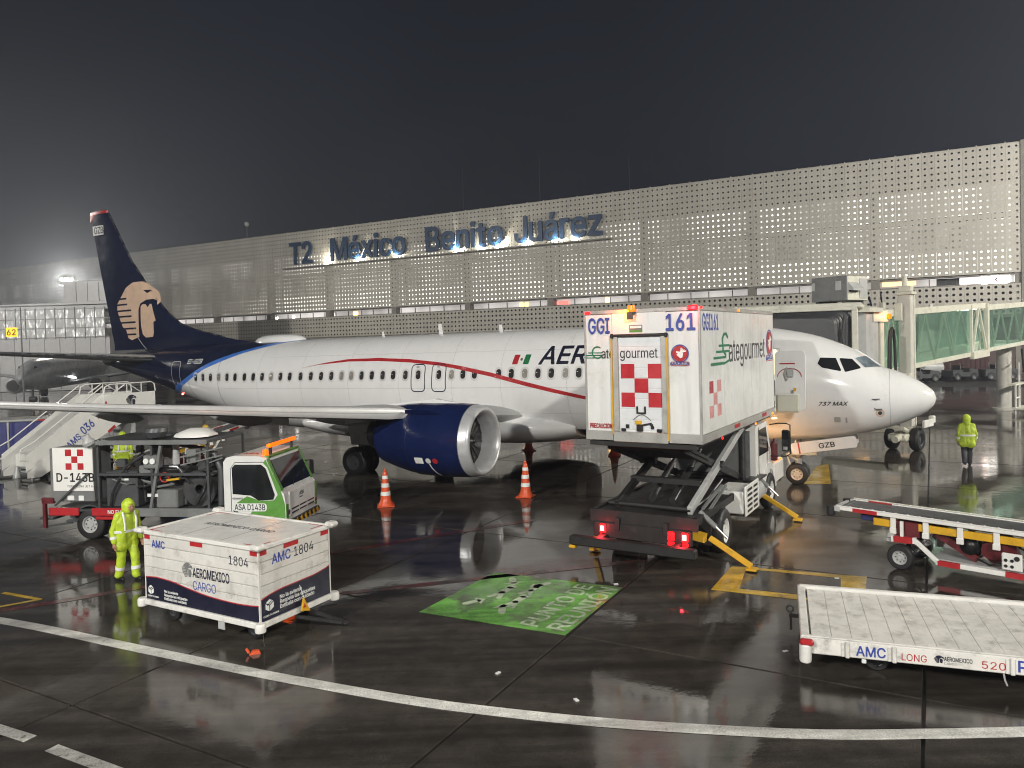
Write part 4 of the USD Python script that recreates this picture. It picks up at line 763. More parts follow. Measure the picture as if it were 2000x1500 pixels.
part(bx_, 'marker_lamp', box((-.03, BW - .1, 5.48), (.03, .14, .05), bevel=.01), W['red_marker']); part(bx_, 'marker_lamp', box((-.03, .14, 5.50), (.05, .22, .10), bevel=.02), W['red_marker'])
bc = C('amber_beacon', lathe([(0, .14), (.07, .13), (.085, .06), (.085, 0), (0, 0)], (-.06, 1.48, 5.47), n=16), 'amber', smooth=40)
part(bc, 'beacon_bracket', [bb(-.14, .04, 1.40, 1.56, 5.42, 5.46), bb(-.16, -.12, 1.42, 1.54, 5.30, 5.46)], W['dkgrey'])
sphere_light(f'{truck.GetPath()}/beacon_light', (-.20, 1.70, 5.46), .05, 13, (1., .17, .004))
sphere_light(f'{truck.GetPath()}/marker_light', (-.12, .14, 5.50), .04, 3.5, (1., .05, .08))
# chassis
C('frame_rail', [bb(-.2, 7.9, y, y + .10, .72, .98) for y in (.72, 1.82)], 'chassis')
C('deck', [bb(-.1, 4.7, .15, BW - .15, 1.02, 1.08), bb(-.12, -.04, .1, BW - .1, .84, 1.12), bb(-.1, 4.7, .12, .2, .95, 1.12), bb(-.1, 4.7, BW - .2, BW - .12, .95, 1.12)], 'chassis')
C('tail_board', bb(-.16, -.06, .22, BW - .18, .52, .86, .02), 'chassis')
C('rear_bumper', [bb(-.72, -.50, -.02, BW + .15, .42, .62, .03), bb(-.55, -.1, .4, .55, .48, .6), bb(-.55, -.1, 2.1, 2.25, .48, .6)], 'chassis')
C('bumper_tip', bb(-.70, -.52, BW + .02, BW + .17, .34, .415, .02), 'yellow')
for y, big in ((2.22, 1), (.36, 1), (.66, 0)):
    tl = C('tail_lamp', bb(-.20, -.15, y - .075, y + .075, .62, .82, .02), 'tail_lamp' if big else 'tail_lamp_dim')
    if big: part(tl, 'lamp_core', bb(-.208, -.199, y - .04, y + .04, .67, .78), W['tail_core'])
    part(tl, 'lower_lamp', bb(-.20, -.15, y - .075, y + .075, .52, .60, .015), W['tail_lamp_dim'])
for y in (2.22, .40): sphere_light(f'{truck.GetPath()}/tail_light_{int(y * 100):03d}', (-.34, y, .72), .05, 5., (1., .03, .05))
# scissor lift
for y in (.42, 2.10):
    C('lift_arm', [bar((.35, y, 1.16), (4.75, y, 2.50), .11, .18, bevel=.01)], 'ltgrey' if y < 1 else 'chassis')
    C('lift_arm', [bar((.35, y + .14, 2.50), (4.75, y + .14, 1.16), .11, .18, bevel=.01)], 'chassis')
    C('lift_pivot', cyl((2.55, y - .12, 1.83), (2.55, y + .3, 1.83), .09), 'darksteel')
C('lift_tie', [cyl((.4, .4, 1.18), (.4, 2.3, 1.18), .06), cyl((.4, .4, 2.5), (.4, 2.3, 2.5), .06), cyl((4.7, .4, 1.18), (4.7, 2.3, 1.18), .06), bb(1.4, 1.6, .5, 2.2, 1.5, 1.62)], 'chassis')
C('lift_plate', xf(box((0, 0, 0), (1.9, 1.75, .05)), T(1.1, 1.35, 2.30, ry=.295)), 'chassis')
C('lift_ram', [cyl((1.2, 1.1, 1.15), (2.6, 1.1, 1.75), .08), cyl((2.6, 1.1, 1.75), (3.3, 1.1, 2.05), .05), cyl((1.2, 1.6, 1.15), (2.6, 1.6, 1.75), .08), cyl((2.6, 1.6, 1.75), (3.3, 1.6, 2.05), .05)], 'darksteel')
C('hydraulic_hose', [tube([(1.0, .35, 1.1), (1.6, .2, 1.4), (2.2, .25, 1.35), (2.8, .3, 1.2)], .025, 6), tube([(.8, .5, 1.1), (1.5, .35, 1.25), (2.4, .3, 1.5)], .02, 6)], 'grey')
C('deck_guard', [bar((.5, .18, 1.2), (1.7, .1, 1.5), .05), bar((.9, .15, 1.1), (2.0, .1, 1.45), .05)], 'grey')
# wheels, outriggers, boxes and tank
for x, ys in ((1.62, (.13, .44, 2.20, 2.51)), (6.55, (.22, 2.42))):
    for y in ys: wheel(truck, (x, y, .5), .5, .27, rim='white', name='wheel')
C('mud_flap', [bb(.95, .98, .15, .75, .3, .95), bb(.95, .98, 1.9, 2.5, .3, .95)], 'rubber')
C('mudguard', [xf(prism(Polygon(arc((0, 0), .64, 10, 170, 10) + arc((0, 0), .60, 170, 10, 10)), .6), frame((1.62, .75, .5), (1, 0, 0), (0, 0, 1)))], 'chassis')
for x in (.42, 5.2):
    for sg in (1, -1):
        if sg < 0 and x < 1: C('outrigger', [bar((x, BW - .1, .7), (x, BW + .05, .16), .11, .11), box((x, BW + .06, .06), (.2, .2, .06))], 'yellow'); continue
        q = lambda dx, y, z: (x + dx, y if sg > 0 else BW - y, z)
        og = C('outrigger', [bar(q(.0, .02, .62), q(.05, -.84, .10), .11, .11, bevel=.015), box(q(.05, -.84, .05), (.22, .22, .05), bevel=.01), bar(q(0, .1, .60), q(0, .5, .66), .16, .18)], 'yellow')
        part(og, 'ram', [cyl(q(0, .22, 1.16), q(.0, -.12, .86), .055), ], W['grey']); part(og, 'ram_rod', cyl(q(0, -.12, .86), q(.02, -.36, .64), .03), W['steel'], smooth=40)
gb_ = C('side_cabinet', bb(2.75, 3.95, -.10, .60, .62, 1.16, .03), 'white')
part(gb_, 'cabinet_grille', [bb(2.72, 4.0, -.17, -.12, .58, 1.30, .02)], W['white'])
for i in range(2):
    for j in range(5): part(gb_, 'grille_slot', bb(2.86 + .58 * i, 3.30 + .52 * i, -.176, -.168, .66 + .125 * j, .72 + .125 * j), W['black'])
C('fuel_tank', lathe([(0, 0), (.24, .01), (.28, .05), (.28, 1.0), (.24, 1.04), (0, 1.05)], (4.35, .22, .78), (1, 0, 0), 24), 'ltgrey', smooth=40)
C('step', [bb(4.4, 5.5, -.02, .3, 1.10, 1.14), bb(5.5, 6.0, -.02, .3, .5, .55)], 'black'); C('exhaust', cyl((4.9, .45, .9), (4.9, .45, 2.4), .07), 'darksteel')
# bonneted cab
def yprof(y0, y1, prof, m, name, par=truck, smooth=30):   # profile in (x, z) extruded across y
    return part(par, name, prism(Polygon(prof), y1 - y0, frame((0, y1, 0), (1, 0, 0), (0, 0, 1))), m, smooth=False)
cab = yprof(.16, BW - .16, [(5.05, .78), (5.05, 2.36), (5.15, 2.46), (6.35, 2.48), (6.72, 1.72), (6.85, 1.60), (6.85, .78)], W['white'], 'cab')
yprof(.34, BW - .34, [(6.85, .85), (6.85, 1.66), (7.6, 1.55), (8.15, 1.40), (8.3, 1.2), (8.3, .85)], W['white'], 'bonnet')
C('fender', [prism(Polygon(arc((6.55, .5), .80, 0, 180, 16)).difference(Polygon(arc((6.55, .5), .60, -2, 182, 16))), .42, frame((0, y, 0), (1, 0, 0), (0, 0, 1))) for y in (.56, BW - .14)] + [bb(7.0, 8.3, .12, .5, .55, 1.22, .08), bb(7.0, 8.3, BW - .5, BW - .12, .55, 1.22, .08)], 'white')
part(cab, 'side_window', prism([(5.45, 1.62), (5.45, 2.32), (6.2, 2.34), (6.52, 1.70), (6.5, 1.62)], .012, frame((0, .162, 0), (1, 0, 0), (0, 0, 1))), W['glass_dark'])
part(cab, 'cab_door_edge', [bb(5.38, 5.40, .150, .16, .8, 2.4), bb(6.66, 6.68, .150, .16, .8, 1.7)], W['black']); part(cab, 'rear_window', bb(5.03, 5.05, .7, 1.9, 1.7, 2.3), W['glass_dark'])
part(cab, 'cab_back', [bb(4.98, 5.048, .3, BW - .3, .9, 2.34)], W['grey']); part(cab, 'windscreen', bar((6.37, .3, 2.42), (6.37, BW - .3, 2.42), .01) if 0 else prism([(6.40, 2.40), (6.74, 1.72), (6.755, 1.725), (6.415, 2.405)], 1.9, frame((0, BW - .35, 0), (1, 0, 0), (0, 0, 1))), W['glass_dark'])
C('front_bumper', bb(8.2, 8.42, .2, BW - .2, .45, .75, .04), 'steel')
for x, z in ((7.15, 1.24), (7.75, 1.22)): C('marker_lamp', box((x, .10, z), (.07, .04, .06), bevel=.01), 'amber_dim')
C('head_lamp', [cyl((8.28, y, 1.0), (8.33, y, 1.0), .1) for y in (.5, BW - .5)], glow('truck_head_lamp', (1., .62, .25), 5.))
mr_ = C('mirror', [bb(6.52, 6.62, -.40, -.20, 1.62, 2.22, .03)], 'black')
part(mr_, 'mirror_arm', [tube([(6.5, .12, 2.36), (6.55, -.10, 2.40), (6.58, -.32, 2.40), (6.58, -.42, 2.36), (6.58, -.42, 1.55), (6.58, -.30, 1.48), (6.5, .1, 1.48)], .018, 6)], W['black']); part(mr_, 'mirror_glass', bb(6.505, 6.518, -.38, -.22, 1.84, 2.19), W['glass_dark']); part(mr_, 'mirror_glass', bb(6.505, 6.518, -.36, -.24, 1.66, 1.76), W['steel'])
C('fire_extinguisher', lathe([(0, 0), (.09, .01), (.10, .04), (.10, .48), (.06, .56), (.025, .58), (.025, .64), (0, .64)], (6.92, .10, 1.28), n=18), 'dark_red', smooth=40)
# loading bridge at the front of the box
C('front_platform', [bb(BL_ + .01, BL_ + 1.5, .25, BW - .25, 2.68, 2.76)], 'alu')
C('platform_rail', [bb(BL_ + .02, BL_ + .95, .16, .22, 2.60, 3.72, .02)], 'white'); C('rail_slot', [bb(BL_ + .10, BL_ + .40, .15, .162, 3.1, 3.55), bb(BL_ + .55, BL_ + .85, .15, .162, 3.1, 3.55), bb(BL_ + .2, BL_ + .8, .15, .162, 2.75, 2.95)], 'black')
C('front_wall_door', bb(BL_ + .008, BL_ + .03, .7, 1.9, 2.78, 4.9), 'dkgrey')
# lamp under the nose: the truck's own headlights wash the wheel and belly in orange
sphere_light(f'{truck.GetPath()}/head_light', (8.55, .55, 1.0), .08, 26, (1., .52, .20)); sphere_light(f'{truck.GetPath()}/head_light_far', (8.55, BW - .55, 1.0), .08, 18, (1., .52, .20))
# ------------------------------------------------------------------ cargo container dolly AMC 1804: x along its right face, y along its left face, origin below the near corner
DTH = math.degrees(1.062)
dolly = thing('cargo_dolly', 'white slatted cargo container with navy wave on a wheeled dolly', 'cargo cart', (-4.205, 12.239, 0), DTH)
D = lambda name, m, w, label=None, smooth=False: part(dolly, name, m, W[w] if isinstance(w, str) else w, label, smooth)
LX, LY = 1.649, 2.917; B0, B1 = .42, 1.60
W['board'] = mat('container_board', (.60, .59, .555), .36, var=.06, scale=2.2, rand=.05, dirt=((.22, .20, .17), .34, 3.4), bump=.12, bscale=7., streak=.25)
box_ = D('container_box', bb(.03, LX - .03, .03, LY - .03, B0, B1), 'board')
nb = 6; bh = (B1 - B0) / nb
for k in range(nb):
    z0, z1 = B0 + k * bh + .003, B0 + (k + 1) * bh - .005
    for m in (bb(0, .03, .012, LY - .012, z0, z1, .007), bb(LX - .03, LX, .012, LY - .012, z0, z1, .007), bb(.032, LX - .032, 0, .03, z0, z1, .007), bb(.032, LX - .032, LY - .03, LY, z0, z1, .007)): part(box_, 'side_board', m, W['board'])
part(box_, 'corner_post', [bb(x0, x0 + .03, y0, y0 + .03, B0, B1) for x0 in (-.004, LX - .026) for y0 in (-.004, LY - .026)], W['board'])
base = D('base_rail', [bb(-.05, LX + .05, -.05, .02, .325, .425, .015), bb(-.05, LX + .05, LY - .02, LY + .05, .325, .425, .015), bb(-.05, .02, -.05, LY + .05, .325, .425, .015), bb(LX - .02, LX + .05, -.05, LY + .05, .325, .425, .015)], 'white_dirty')
for x in (-.04, LX + .04):
    for y in (-.04, LY + .04): part(base, 'corner_bumper', lathe([(0, 0), (.085, .01), (.09, .04), (.09, .12), (.07, .15), (0, .15)], (x, y, .29), n=16), W['white_dirty'], smooth=40)
roof = D('roof', [bb(-.02, LX + .02, -.02, LY + .02, 1.602, 1.645, .01), bb(.05, LX - .05, .05, LY - .05, 1.640, 1.662, .01)], 'white')
part(roof, 'roof_rim', [bb(-.04, .03, -.04, LY + .04, 1.60, 1.675, .015), bb(LX - .03, LX + .04, -.04, LY + .04, 1.60, 1.675, .015), bb(-.04, LX + .04, -.04, .03, 1.60, 1.676, .015), bb(-.04, LX + .04, LY - .03, LY + .04, 1.60, 1.676, .015)], W['white_dirty'])
for x in (-.03, LX + .03):
    for y in (-.03, LY + .03): part(roof, 'corner_lug', box((x, y, 1.675), (.20, .20, .10), bevel=.035), W['white_dirty'])
for x0, x1, y0, y1 in ((.06, .09, .08, .42), (.06, .36, .08, .11), (LX - .09, LX - .06, LY - .42, LY - .08), (LX - .36, LX - .06, LY - .11, LY - .08), (.06, .09, LY - .42, LY - .08), (.06, .36, LY - .11, LY - .08), (LX - .09, LX - .06, .08, .42), (LX - .36, LX - .06, .08, .11)): part(roof, 'red_corner_mark', bb(x0, x1, y0, y1, 1.6621, 1.664), W['red'])
part(roof, 'lettering', text('AEROMEXICO CARGO', .12, frame((.80, 2.30, 1.6625), (0, -1, 0), (1, 0, 0)), .001, True), W['navy_text'])
part(roof, 'roof_seam', [bb(.06, LX - .06, y - .006, y + .006, 1.6618, 1.664) for y in (.98, 1.95)], W['grey'])
LM = lambda y, z, o=.0015: frame((-o, y, z), (0, -1, 0), (0, 0, 1)); RMd = lambda x, z, o=.0015: frame((x, -o, z), (1, 0, 0), (0, 0, 1))
def wave(L, tab, M, nm):
    xs = np.linspace(0, L, 40); zs = PchipInterpolator([a * L for a, _ in tab], [b for _, b in tab])(xs)
    p = Polygon([(0, 0)] + list(zip(xs, zs)) + [(L, 0)]); D('navy_wave', prism(p, .002, M), 'navy_text')
    D('red_edge', prism(LineString(list(zip(xs, zs))).buffer(.009, cap_style=2), .0026, M), 'red')
wave(LY - .04, [(0, .39), (.1, .415), (.22, .40), (.42, .32), (.58, .265), (.8, .24), (1., .27)], LM(LY - .02, .427), 'l')
wave(LX - .04, [(0, .36), (.14, .41), (.3, .435), (.5, .44), (.72, .445), (.88, .47), (1., .51)], RMd(.02, .427), 'r')
l_ = lambda m, w: D('lettering', m, w)
l_(textw('AMC', .13, .36, LM(2.70, 1.38), .002, True), 'blue_text'); l_(textw('1804', .15, .46, LM(.70, 1.31), .002), 'navy_text')
l_(textw('AEROMEXICO', .16, .92, LM(1.62, .98), .002, True), 'navy_text'); l_(textw('CARGO', .15, .58, LM(1.62, .76), .002), 'blue_text')
l_(textw('AMC', .155, .42, RMd(.28, 1.32), .002, True), 'blue_text'); l_(textw('1804', .16, .46, RMd(.78, 1.32), .002), 'navy_text')
for M, x in ((LM, 2.40), ): 
    for k, s_ in enumerate(('No la aviente', 'Respeta las etiquetas', 'Estíbala con cuidado')): l_(text(s_, .045, M(x, .60 - .065 * k, .004), .002, True), 'reflect')
for k, s_ in enumerate(('No la aviente', 'Respeta las etiquetas', 'Estíbala con cuidado')): l_(text(s_, .060, RMd(.42, .70 - .082 * k, .004), .002, True), 'reflect')
def head_logo(M, s, mtl, par=None, name='emblem'):
    e = unary_union([shapely.affinity.translate(g, -36.0, -7.2) for g in (EAG.difference(NOTCH).difference(STR).difference(FACE.buffer(.08)), FACE.buffer(-.05))])
    e = shapely.affinity.scale(e, -s, s, origin=(0, 0)); return part(par or dolly, name, prism(e, .002, M), W[mtl])
head_logo(LM(1.78, 1.08), .085, 'grey')
def cube_icon(M, s):
    hexa = [(s * math.cos(math.radians(30 + 60 * k)), s * math.sin(math.radians(30 + 60 * k))) for k in range(6)]
    g = Polygon(hexa).difference(unary_union([LineString([(0, 0), hexa[k]]).buffer(s * .1) for k in (0, 2, 4)])).difference(LineString([(-s * .5, s * .1), (s * .4, s * .6)]).buffer(s * .09)); D('box_icon', prism(g, .002, M), 'reflect')
cube_icon(LM(2.76, .60, .004), .085); cube_icon(RMd(.20, .66, .004), .10)
l_(text('CUIDA TU CARGA', .026, LM(2.86, .475, .004), .002, True), 'reflect'); l_(text('CUIDA TU CARGA', .028, RMd(.06, .485, .004), .002, True), 'reflect')
def sketch(M, k):   # faint line drawings of parcels, planes and globes
    if k == 0: g = [LineString(arc((0, 0), .06, 0, 360, 20)), LineString([(-.06, 0), (.06, 0)]), LineString(arc((0, 0), .06, 60, 120, 4))]
    elif k == 1: g = [LineString([(-.08, -.02), (.08, .05), (.02, 0), (.06, -.06), (-.02, -.02), (-.06, -.06), (-.05, -.01), (-.08, -.02)])]
    else: g = [LineString([(-.06, -.05), (.05, -.05), (.05, .05), (-.06, .05), (-.06, -.05)]), LineString([(-.06, .05), (-.02, .085), (.085, .085), (.05, .05)]), LineString([(.085, .085), (.085, -.01), (.05, -.05)])]
    D('line_drawing', prism(unary_union([q.buffer(.0055) for q in g]), .0016, M), 'mud')
for k in range(11): sketch(LM(2.72 - .25 * k, .93 - .018 * k + .03 * (k % 2), .0015), k % 3)
for k in range(6): sketch(RMd(.13 + .25 * k, .95 + .02 * k - .01 * (k % 2), .0015), (k + 1) % 3)
for y0, y1 in ((LY - .17, LY - .02), (1.35, 1.66), (.03, .19)): D('red_reflector', bb(-.006, .0, y0, y1, 1.515, 1.592), 'red')
for x0, x1 in ((.03, .17), (.55, .88), (LX - .22, LX - .03)): D('red_reflector', bb(x0, x1, -.006, .0, 1.515, 1.592), 'red')
for x in (.28, LX - .28):
    for y in (.42, LY - .42): wheel(dolly, (x, y, .17), .17, .10, (1, 0, 0), 'dkgrey')
D('undercarriage', [bb(.2, LX - .2, .3, .5, .2, .32), bb(.2, LX - .2, LY - .5, LY - .3, .2, .32), bb(.5, .62, .2, LY - .2, .24, .32), bb(LX - .62, LX - .5, .2, LY - .2, .24, .32)], 'chassis')
D('tow_bar', [bar((LX * .45, -.02, .30), (LX * .75, -.62, .12), .05), bar((LX * .65, -.02, .30), (LX * .78, -.62, .12), .05), trimesh.creation.torus(.05, .014).apply_translation([LX * .77, -.68, .12])], 'chassis')
D('number_flap', bb(-.03, -.02, .82, .98, .19, .32), 'ltgrey')
D('chock_cord', tube([(.0, -.06, .32), (-.01, -.07, .12), (.0, -.08, .05)], .006, 5), 'dkgrey')
ck = thing('wheel_chock', 'red wheel chock on the ground below the near corner of the cargo dolly', 'chock', (-4.25, 12.06, 0), 20)
part(ck, 'chock_block', prism([(-.09, 0), (.09, 0), (.06, .055), (-.03, .06)], .07, frame((0, .035, 0), (1, 0, 0), (0, 0, 1))), W['cone']); part(ck, 'chock_handle', bar((-.09, 0, .03), (-.13, .02, .10), .03), W['cone'])
pouch = thing('paper_pouch', 'yellow and red paper packet hanging on the right face of the cargo container', 'packet', (-4.205, 12.239, 0), DTH)
part(pouch, 'packet', [prism([(0, 0), (.20, -.05), (.06, .22)], .03, frame((.80, -.09, .38), (1, 0, .0), (0, 0, 1))), prism([(.02, .03), (.11, .0), (.06, .13)], .034, frame((.80, -.088, .38), (1, 0, .0), (0, 0, 1)))], W['yellow']); part(pouch, 'string', tube([(.87, -.10, .60), (.865, -.02, .80)], .006, 5), W['reflect']); part(pouch, 'red_print', prism([(.03, .05), (.10, .04), (.07, .12)], .003, frame((.80, -.122, .38), (1, 0, 0), (0, 0, 1))), W['red'])
# ------------------------------------------------------------------ long flat dolly at the lower right: x along it, y away from the camera
flat = thing('flat_dolly', 'long worn white flatbed dolly with planked deck', 'cargo cart', (4.11, 10.90, 0), -19.5)
Q = lambda name, m, w, label=None, smooth=False: part(flat, name, m, W[w] if isinstance(w, str) else w, label, smooth)
FL, FW, DZ = 6.2, 2.36, .50
W['plank'] = mat('deck_plank_paint', (.66, .65, .61), .32, var=.10, scale=3., rand=.02, dirt=((.14, .13, .11), .46, 4.5), bump=.35, bscale=6.)
pw_ = .272
for k in range(22): Q('deck_plank', bb(.12 + k * pw_ + .002, .12 + (k + 1) * pw_ - .002, .10, FW - .10, DZ - .04, DZ - rng.uniform(0, .002), .005), 'plank')
Q('side_rail', [bb(0, FL, -.035, .03, DZ - .21, DZ + .02, .012), bb(0, FL, .025, .095, DZ - .07, DZ + .025, .01)], 'plank')
Q('back_rail', [bb(0, FL, FW - .095, FW, DZ - .16, DZ + .05, .012)], 'white_dirty'); Q('end_rail', [bb(-.03, .09, .0, FW, DZ - .16, DZ + .035, .012)], 'white_dirty')
for x in (.56, 1.16, 2.58, 3.4): Q('stake_pocket', [bb(x, x + .055, -.062, -.036, DZ - .215, DZ + .012, .008), bb(x - .05, x - .012, -.05, -.036, DZ - .20, DZ - .01)], 'white_dirty')
cp = Q('corner_bumper', lathe([(0, 0), (.075, .005), (.085, .03), (.085, .24), (.07, .26), (0, .26)], (.03, -.07, DZ - .32), n=18), 'white_dirty', smooth=40)
part(cp, 'red_reflector', [box((.05, -.085, DZ - .03), (.19, .12, .09), bevel=.03)], W['red'])
FM = lambda x, z: frame((x, -.0365, z), (1, 0, 0), (0, 0, 1)); z_ = DZ - .165
for s_, x, h, c, sx, b in (('AMC', .70, .135, 'blue_text', .38, True), ('LONG', 1.28, .095, 'red', .31, False), ('AEROMEXICO', 1.80, .055, 'navy_text', .34, True), ('CARGO', 1.80, .03, 'grey', .16, False), ('520', 2.25, .10, 'red', .28, False), ('PLAT', 2.67, .15, 'blue_text', .5, True)):
    Q('lettering', textw(s_, h, sx, FM(x, z_ + (.05 if s_ == 'AEROMEXICO' else 0)), .002, b), c)
head_logo(FM(1.73, DZ - .10), .036, 'navy_text', flat)
for x in (1.0, 5.0):
    for y in (.35, FW - .35): wheel(flat, (x, y, .17), .17, .12, rim='dkgrey')
Q('undercarriage', [bb(.3, FL - .2, y, y + .1, .28, DZ - .05) for y in (.4, FW - .5)] + [bb(x - .06, x + .06, .3, FW - .3, .14, .26) for x in (1.0, 5.0)], 'chassis')
Q('tow_hook', [bar((-.03, 1.3, .35), (-.18, 1.3, .35), .05), bar((-.15, 1.3, .42), (-.15, 1.3, .12), .035), trimesh.creation.torus(.05, .015).apply_transform(T(-.16, 1.3, .46, rx=PI / 2))], 'chassis')
Q('hanging_strap', tube([(2.50, -.05, DZ - .2), (2.51, -.06, .22), (2.54, -.05, .14)], .012, 5), 'ltgrey'); Q('hanging_rag', box((.80, -.05, DZ - .235), (.06, .02, .06), bevel=.01), 'reflect')
# ------------------------------------------------------------------ traffic cones
cone = thing('traffic_cone', 'orange and white striped cone on the wet ground below the engine, nearest the yellow trucks', 'traffic cone', (-3.94, 22.89, 0), 10, 'traffic cones round the airliner')
cprof = [(.0, 1.13), (.03, 1.13), (.045, 1.09), (.035, 1.06), (.06, 1.04), (.07, 1.0), (.085, .92), (.155, .25), (.17, .16), (.24, .05), (.25, .0), (0, 0)]
part(cone, 'cone_body', lathe(cprof, n=24), W['cone'], smooth=50)
part(cone, 'base', box((0, 0, .02), (.52, .52, .04), bevel=.015), W['cone'])
crad = lambda z: np.interp(z, [.16, .25, .92, 1.0], [.17, .155, .085, .07])
for z0, z1 in ((.33, .45), (.58, .70), (.83, .93)): part(cone, 'white_band', lathe([(crad(z0) + .004, z0), (crad(z1) + .004, z1)], n=24), W['reflect'], smooth=50)
for (x, y), l in zip(((.32, 23.70), (4.16, 31.48), (.64, 33.58)), ('orange and white cone standing right of the engine inlet', 'orange cone seen just left of the raised scissor lift behind the truck box', 'small far orange cone under the airliner belly')): copy_of(cone, (x, y, 0), rng.uniform(0, 90), l)
# ------------------------------------------------------------------ hydrant refuelling truck: x forward, y away from the camera, origin under the near rear wheel
ft = thing('refuelling_truck', 'hydrant fuel truck with white and green cab and grey pump gear behind', 'truck', (-11.14, 19.67, 0), -8)
R = lambda name, m, w, label=None, smooth=False: part(ft, name, m, W[w] if isinstance(w, str) else w, label, smooth)
FWd = 2.0
W['cab_white'] = mat('cab_white', (.66, .67, .65), .3, var=.04, dirt=((.3, .3, .28), .15, 2.))
def side_solid(prof, y0, y1, b=0.): return prism(Polygon(prof), y1 - y0, frame((0, y1, 0), (1, 0, 0), (0, 0, 1)))
cabp = [(3.78, .52), (3.78, 2.02), (3.86, 2.13), (4.05, 2.18), (4.75, 2.17), (4.95, 2.10), (5.30, 1.30), (5.38, 1.22), (5.42, .95), (5.42, .52)]
cb = R('cab', side_solid(cabp, .02, FWd - .02), 'cab_white')
CM = lambda x, z, o=.012: frame((x, o, z), (1, 0, 0), (0, 0, 1))
part(cb, 'side_window', prism(Polygon([(4.02, 1.22), (4.02, 1.88), (4.10, 1.96), (4.80, 1.96), (4.92, 1.86), (5.14, 1.20), (5.10, 1.08), (4.72, 1.05), (4.5, 1.18)]), .012, CM(0, 0)), W['glass_dark'])
part(cb, 'green_sweep', [prism([(4.35, .56), (4.75, 1.04), (5.12, 1.06), (5.22, 1.20), (4.97, 1.88), (4.86, 2.0), (4.92, 2.09), (5.30, 1.29), (5.40, .95), (5.40, .56)], .006, CM(0, 0)), prism([(4.12, .99), (4.40, 1.16), (4.74, 1.05), (4.66, .90), (4.3, .90)], .0065, CM(0, 0))], W['green'])
part(cb, 'cab_door_seam', [xf(tube([(3.97, .6, 0), (3.97, 1.85, 0), (4.1, 2.02, 0), (4.88, 2.02, 0)], .008, 4), CM(0, 0, .015))], W['black'])
part(cb, 'corner_panel', [bb(5.395, 5.432, .02, .18, .55, .95, .02), bb(5.395, 5.432, FWd - .18, FWd - .02, .55, 1.2, .02), bar((4.955, .07, 2.09), (5.315, .07, 1.29), .12, .03, up=(1, 0, .3)), bar((4.955, FWd - .07, 2.09), (5.315, FWd - .07, 1.29), .12, .03, up=(1, 0, .3)), bar((4.90, .1, 2.135), (4.90, FWd - .1, 2.135), .16, .04)], W['green'])
part(cb, 'windscreen', prism([(4.985, 2.04), (5.295, 1.335), (5.31, 1.342), (5.0, 2.047)], FWd - .30, frame((0, FWd - .15, 0), (1, 0, 0), (0, 0, 1))), W['glass_dark'])
part(cb, 'front_panel', bb(5.40, 5.45, .20, FWd - .2, .62, 1.24, .02), W['cab_white'])
for z in (.66, .76): part(cb, 'grille_slot', [bb(5.448, 5.458, y, y + .42, z, z + .035) for y in (.30, .79, 1.28)], W['black'])
part(cb, 'head_lamp', [bb(5.41, 5.455, y, y + .16, .66, .80, .03) for y in (.05, FWd - .21)], W['steel'])
part(cb, 'badge', [text('ASA', .10, frame((5.452, .78, 1.04), (0, 1, 0), (0, 0, 1)), .004, True), text('MEXICO', .035, frame((5.452, .78, .97), (0, 1, 0), (0, 0, 1)), .004, True)], W['dkgrey'])
part(cb, 'number_plate', prism(Polygon(rrect(4.02, 4.92, .78, .98, .07)), .008, CM(0, 0, .010)), W['reflect']); part(cb, 'lettering', textw('ASA D143B', .145, .82, CM(4.06, .81, .004), .003, True), W['black_text'])
part(cb, 'lettering', text('HIDRANTE', .04, CM(4.0, 1.08, .010), .003, True), W['grey']); part(cb, 'door_vent', bb(4.02, 4.14, .008, .02, .66, .85, .01), W['black'])
part(cb, 'front_bumper', [bb(5.40, 5.52, .05, FWd - .05, .38, .52, .03)], W['black']); part(cb, 'bumper_stripe', [xf(box((0, 0, 0), (.01, .10, .15)), T(5.525, .2 + .26 * k, .45, rx=.5)) for k in range(7)], W['yellow'])
part(cb, 'roof_graphic', [xf(text('MX', .22, np.eye(4), .003, True), frame((4.1, .35, 2.178), (1, 0, 0), (0, 1, 0)))], W['red'])
part(cb, 'wiper', [bar((5.33, .7, 1.33), (5.18, 1.1, 1.66), .015), bar((5.33, 1.3, 1.33), (5.2, 1.6, 1.6), .015)], W['black']); part(cb, 'mirror', [bb(5.2, 5.28, FWd + .02, FWd + .2, 1.35, 1.75, .03), bar((5.1, FWd - .05, 1.75), (5.25, FWd + .1, 1.75), .025)], W['black'])
bcn = R('amber_beacon', lathe([(0, .16), (.06, .15), (.075, .05), (.075, 0), (0, 0)], (4.88, .12, 2.18), n=14), 'amber', smooth=40)
lb = R('light_bar', bb(4.80, 4.92, .30, FWd - .1, 2.34, 2.43, .03), glow('amber_light_bar', (1., .10, .001), 1.3)); part(lb, 'bar_foot', [bb(4.83, 4.89, y, y + .06, 2.16, 2.34) for y in (.4, 1.65)], W['black'])
sphere_light(f'{ft.GetPath()}/beacon_light', (4.95, .2, 2.55), .05, 6, (1., .36, .05))
R('frame_rail', [bb(-1.1, 5.2, y, y + .1, .56, .74) for y in (.35, FWd - .45)], 'chassis')
deck = R('deck', bb(-1.15, 3.6, .02, FWd - .02, .74, .80, .01), 'dkgrey')
R('side_skirt', [bb(.98, 3.6, .0, .06, .62, .84, .01)], 'grey'); R('red_stripe', [bb(.10, .99, -.012, .05, .64, .84, .01), bb(-1.14, -.28, -.012, .05, .64, .84, .01), bb(.20, .75, -.014, .03, .54, .62, .01)], 'red'); R('lettering', [text('NO FUMAR', .09, frame((.55, -.0135, .70), (1, 0, 0), (0, 0, 1)), .003, True)], 'reflect')
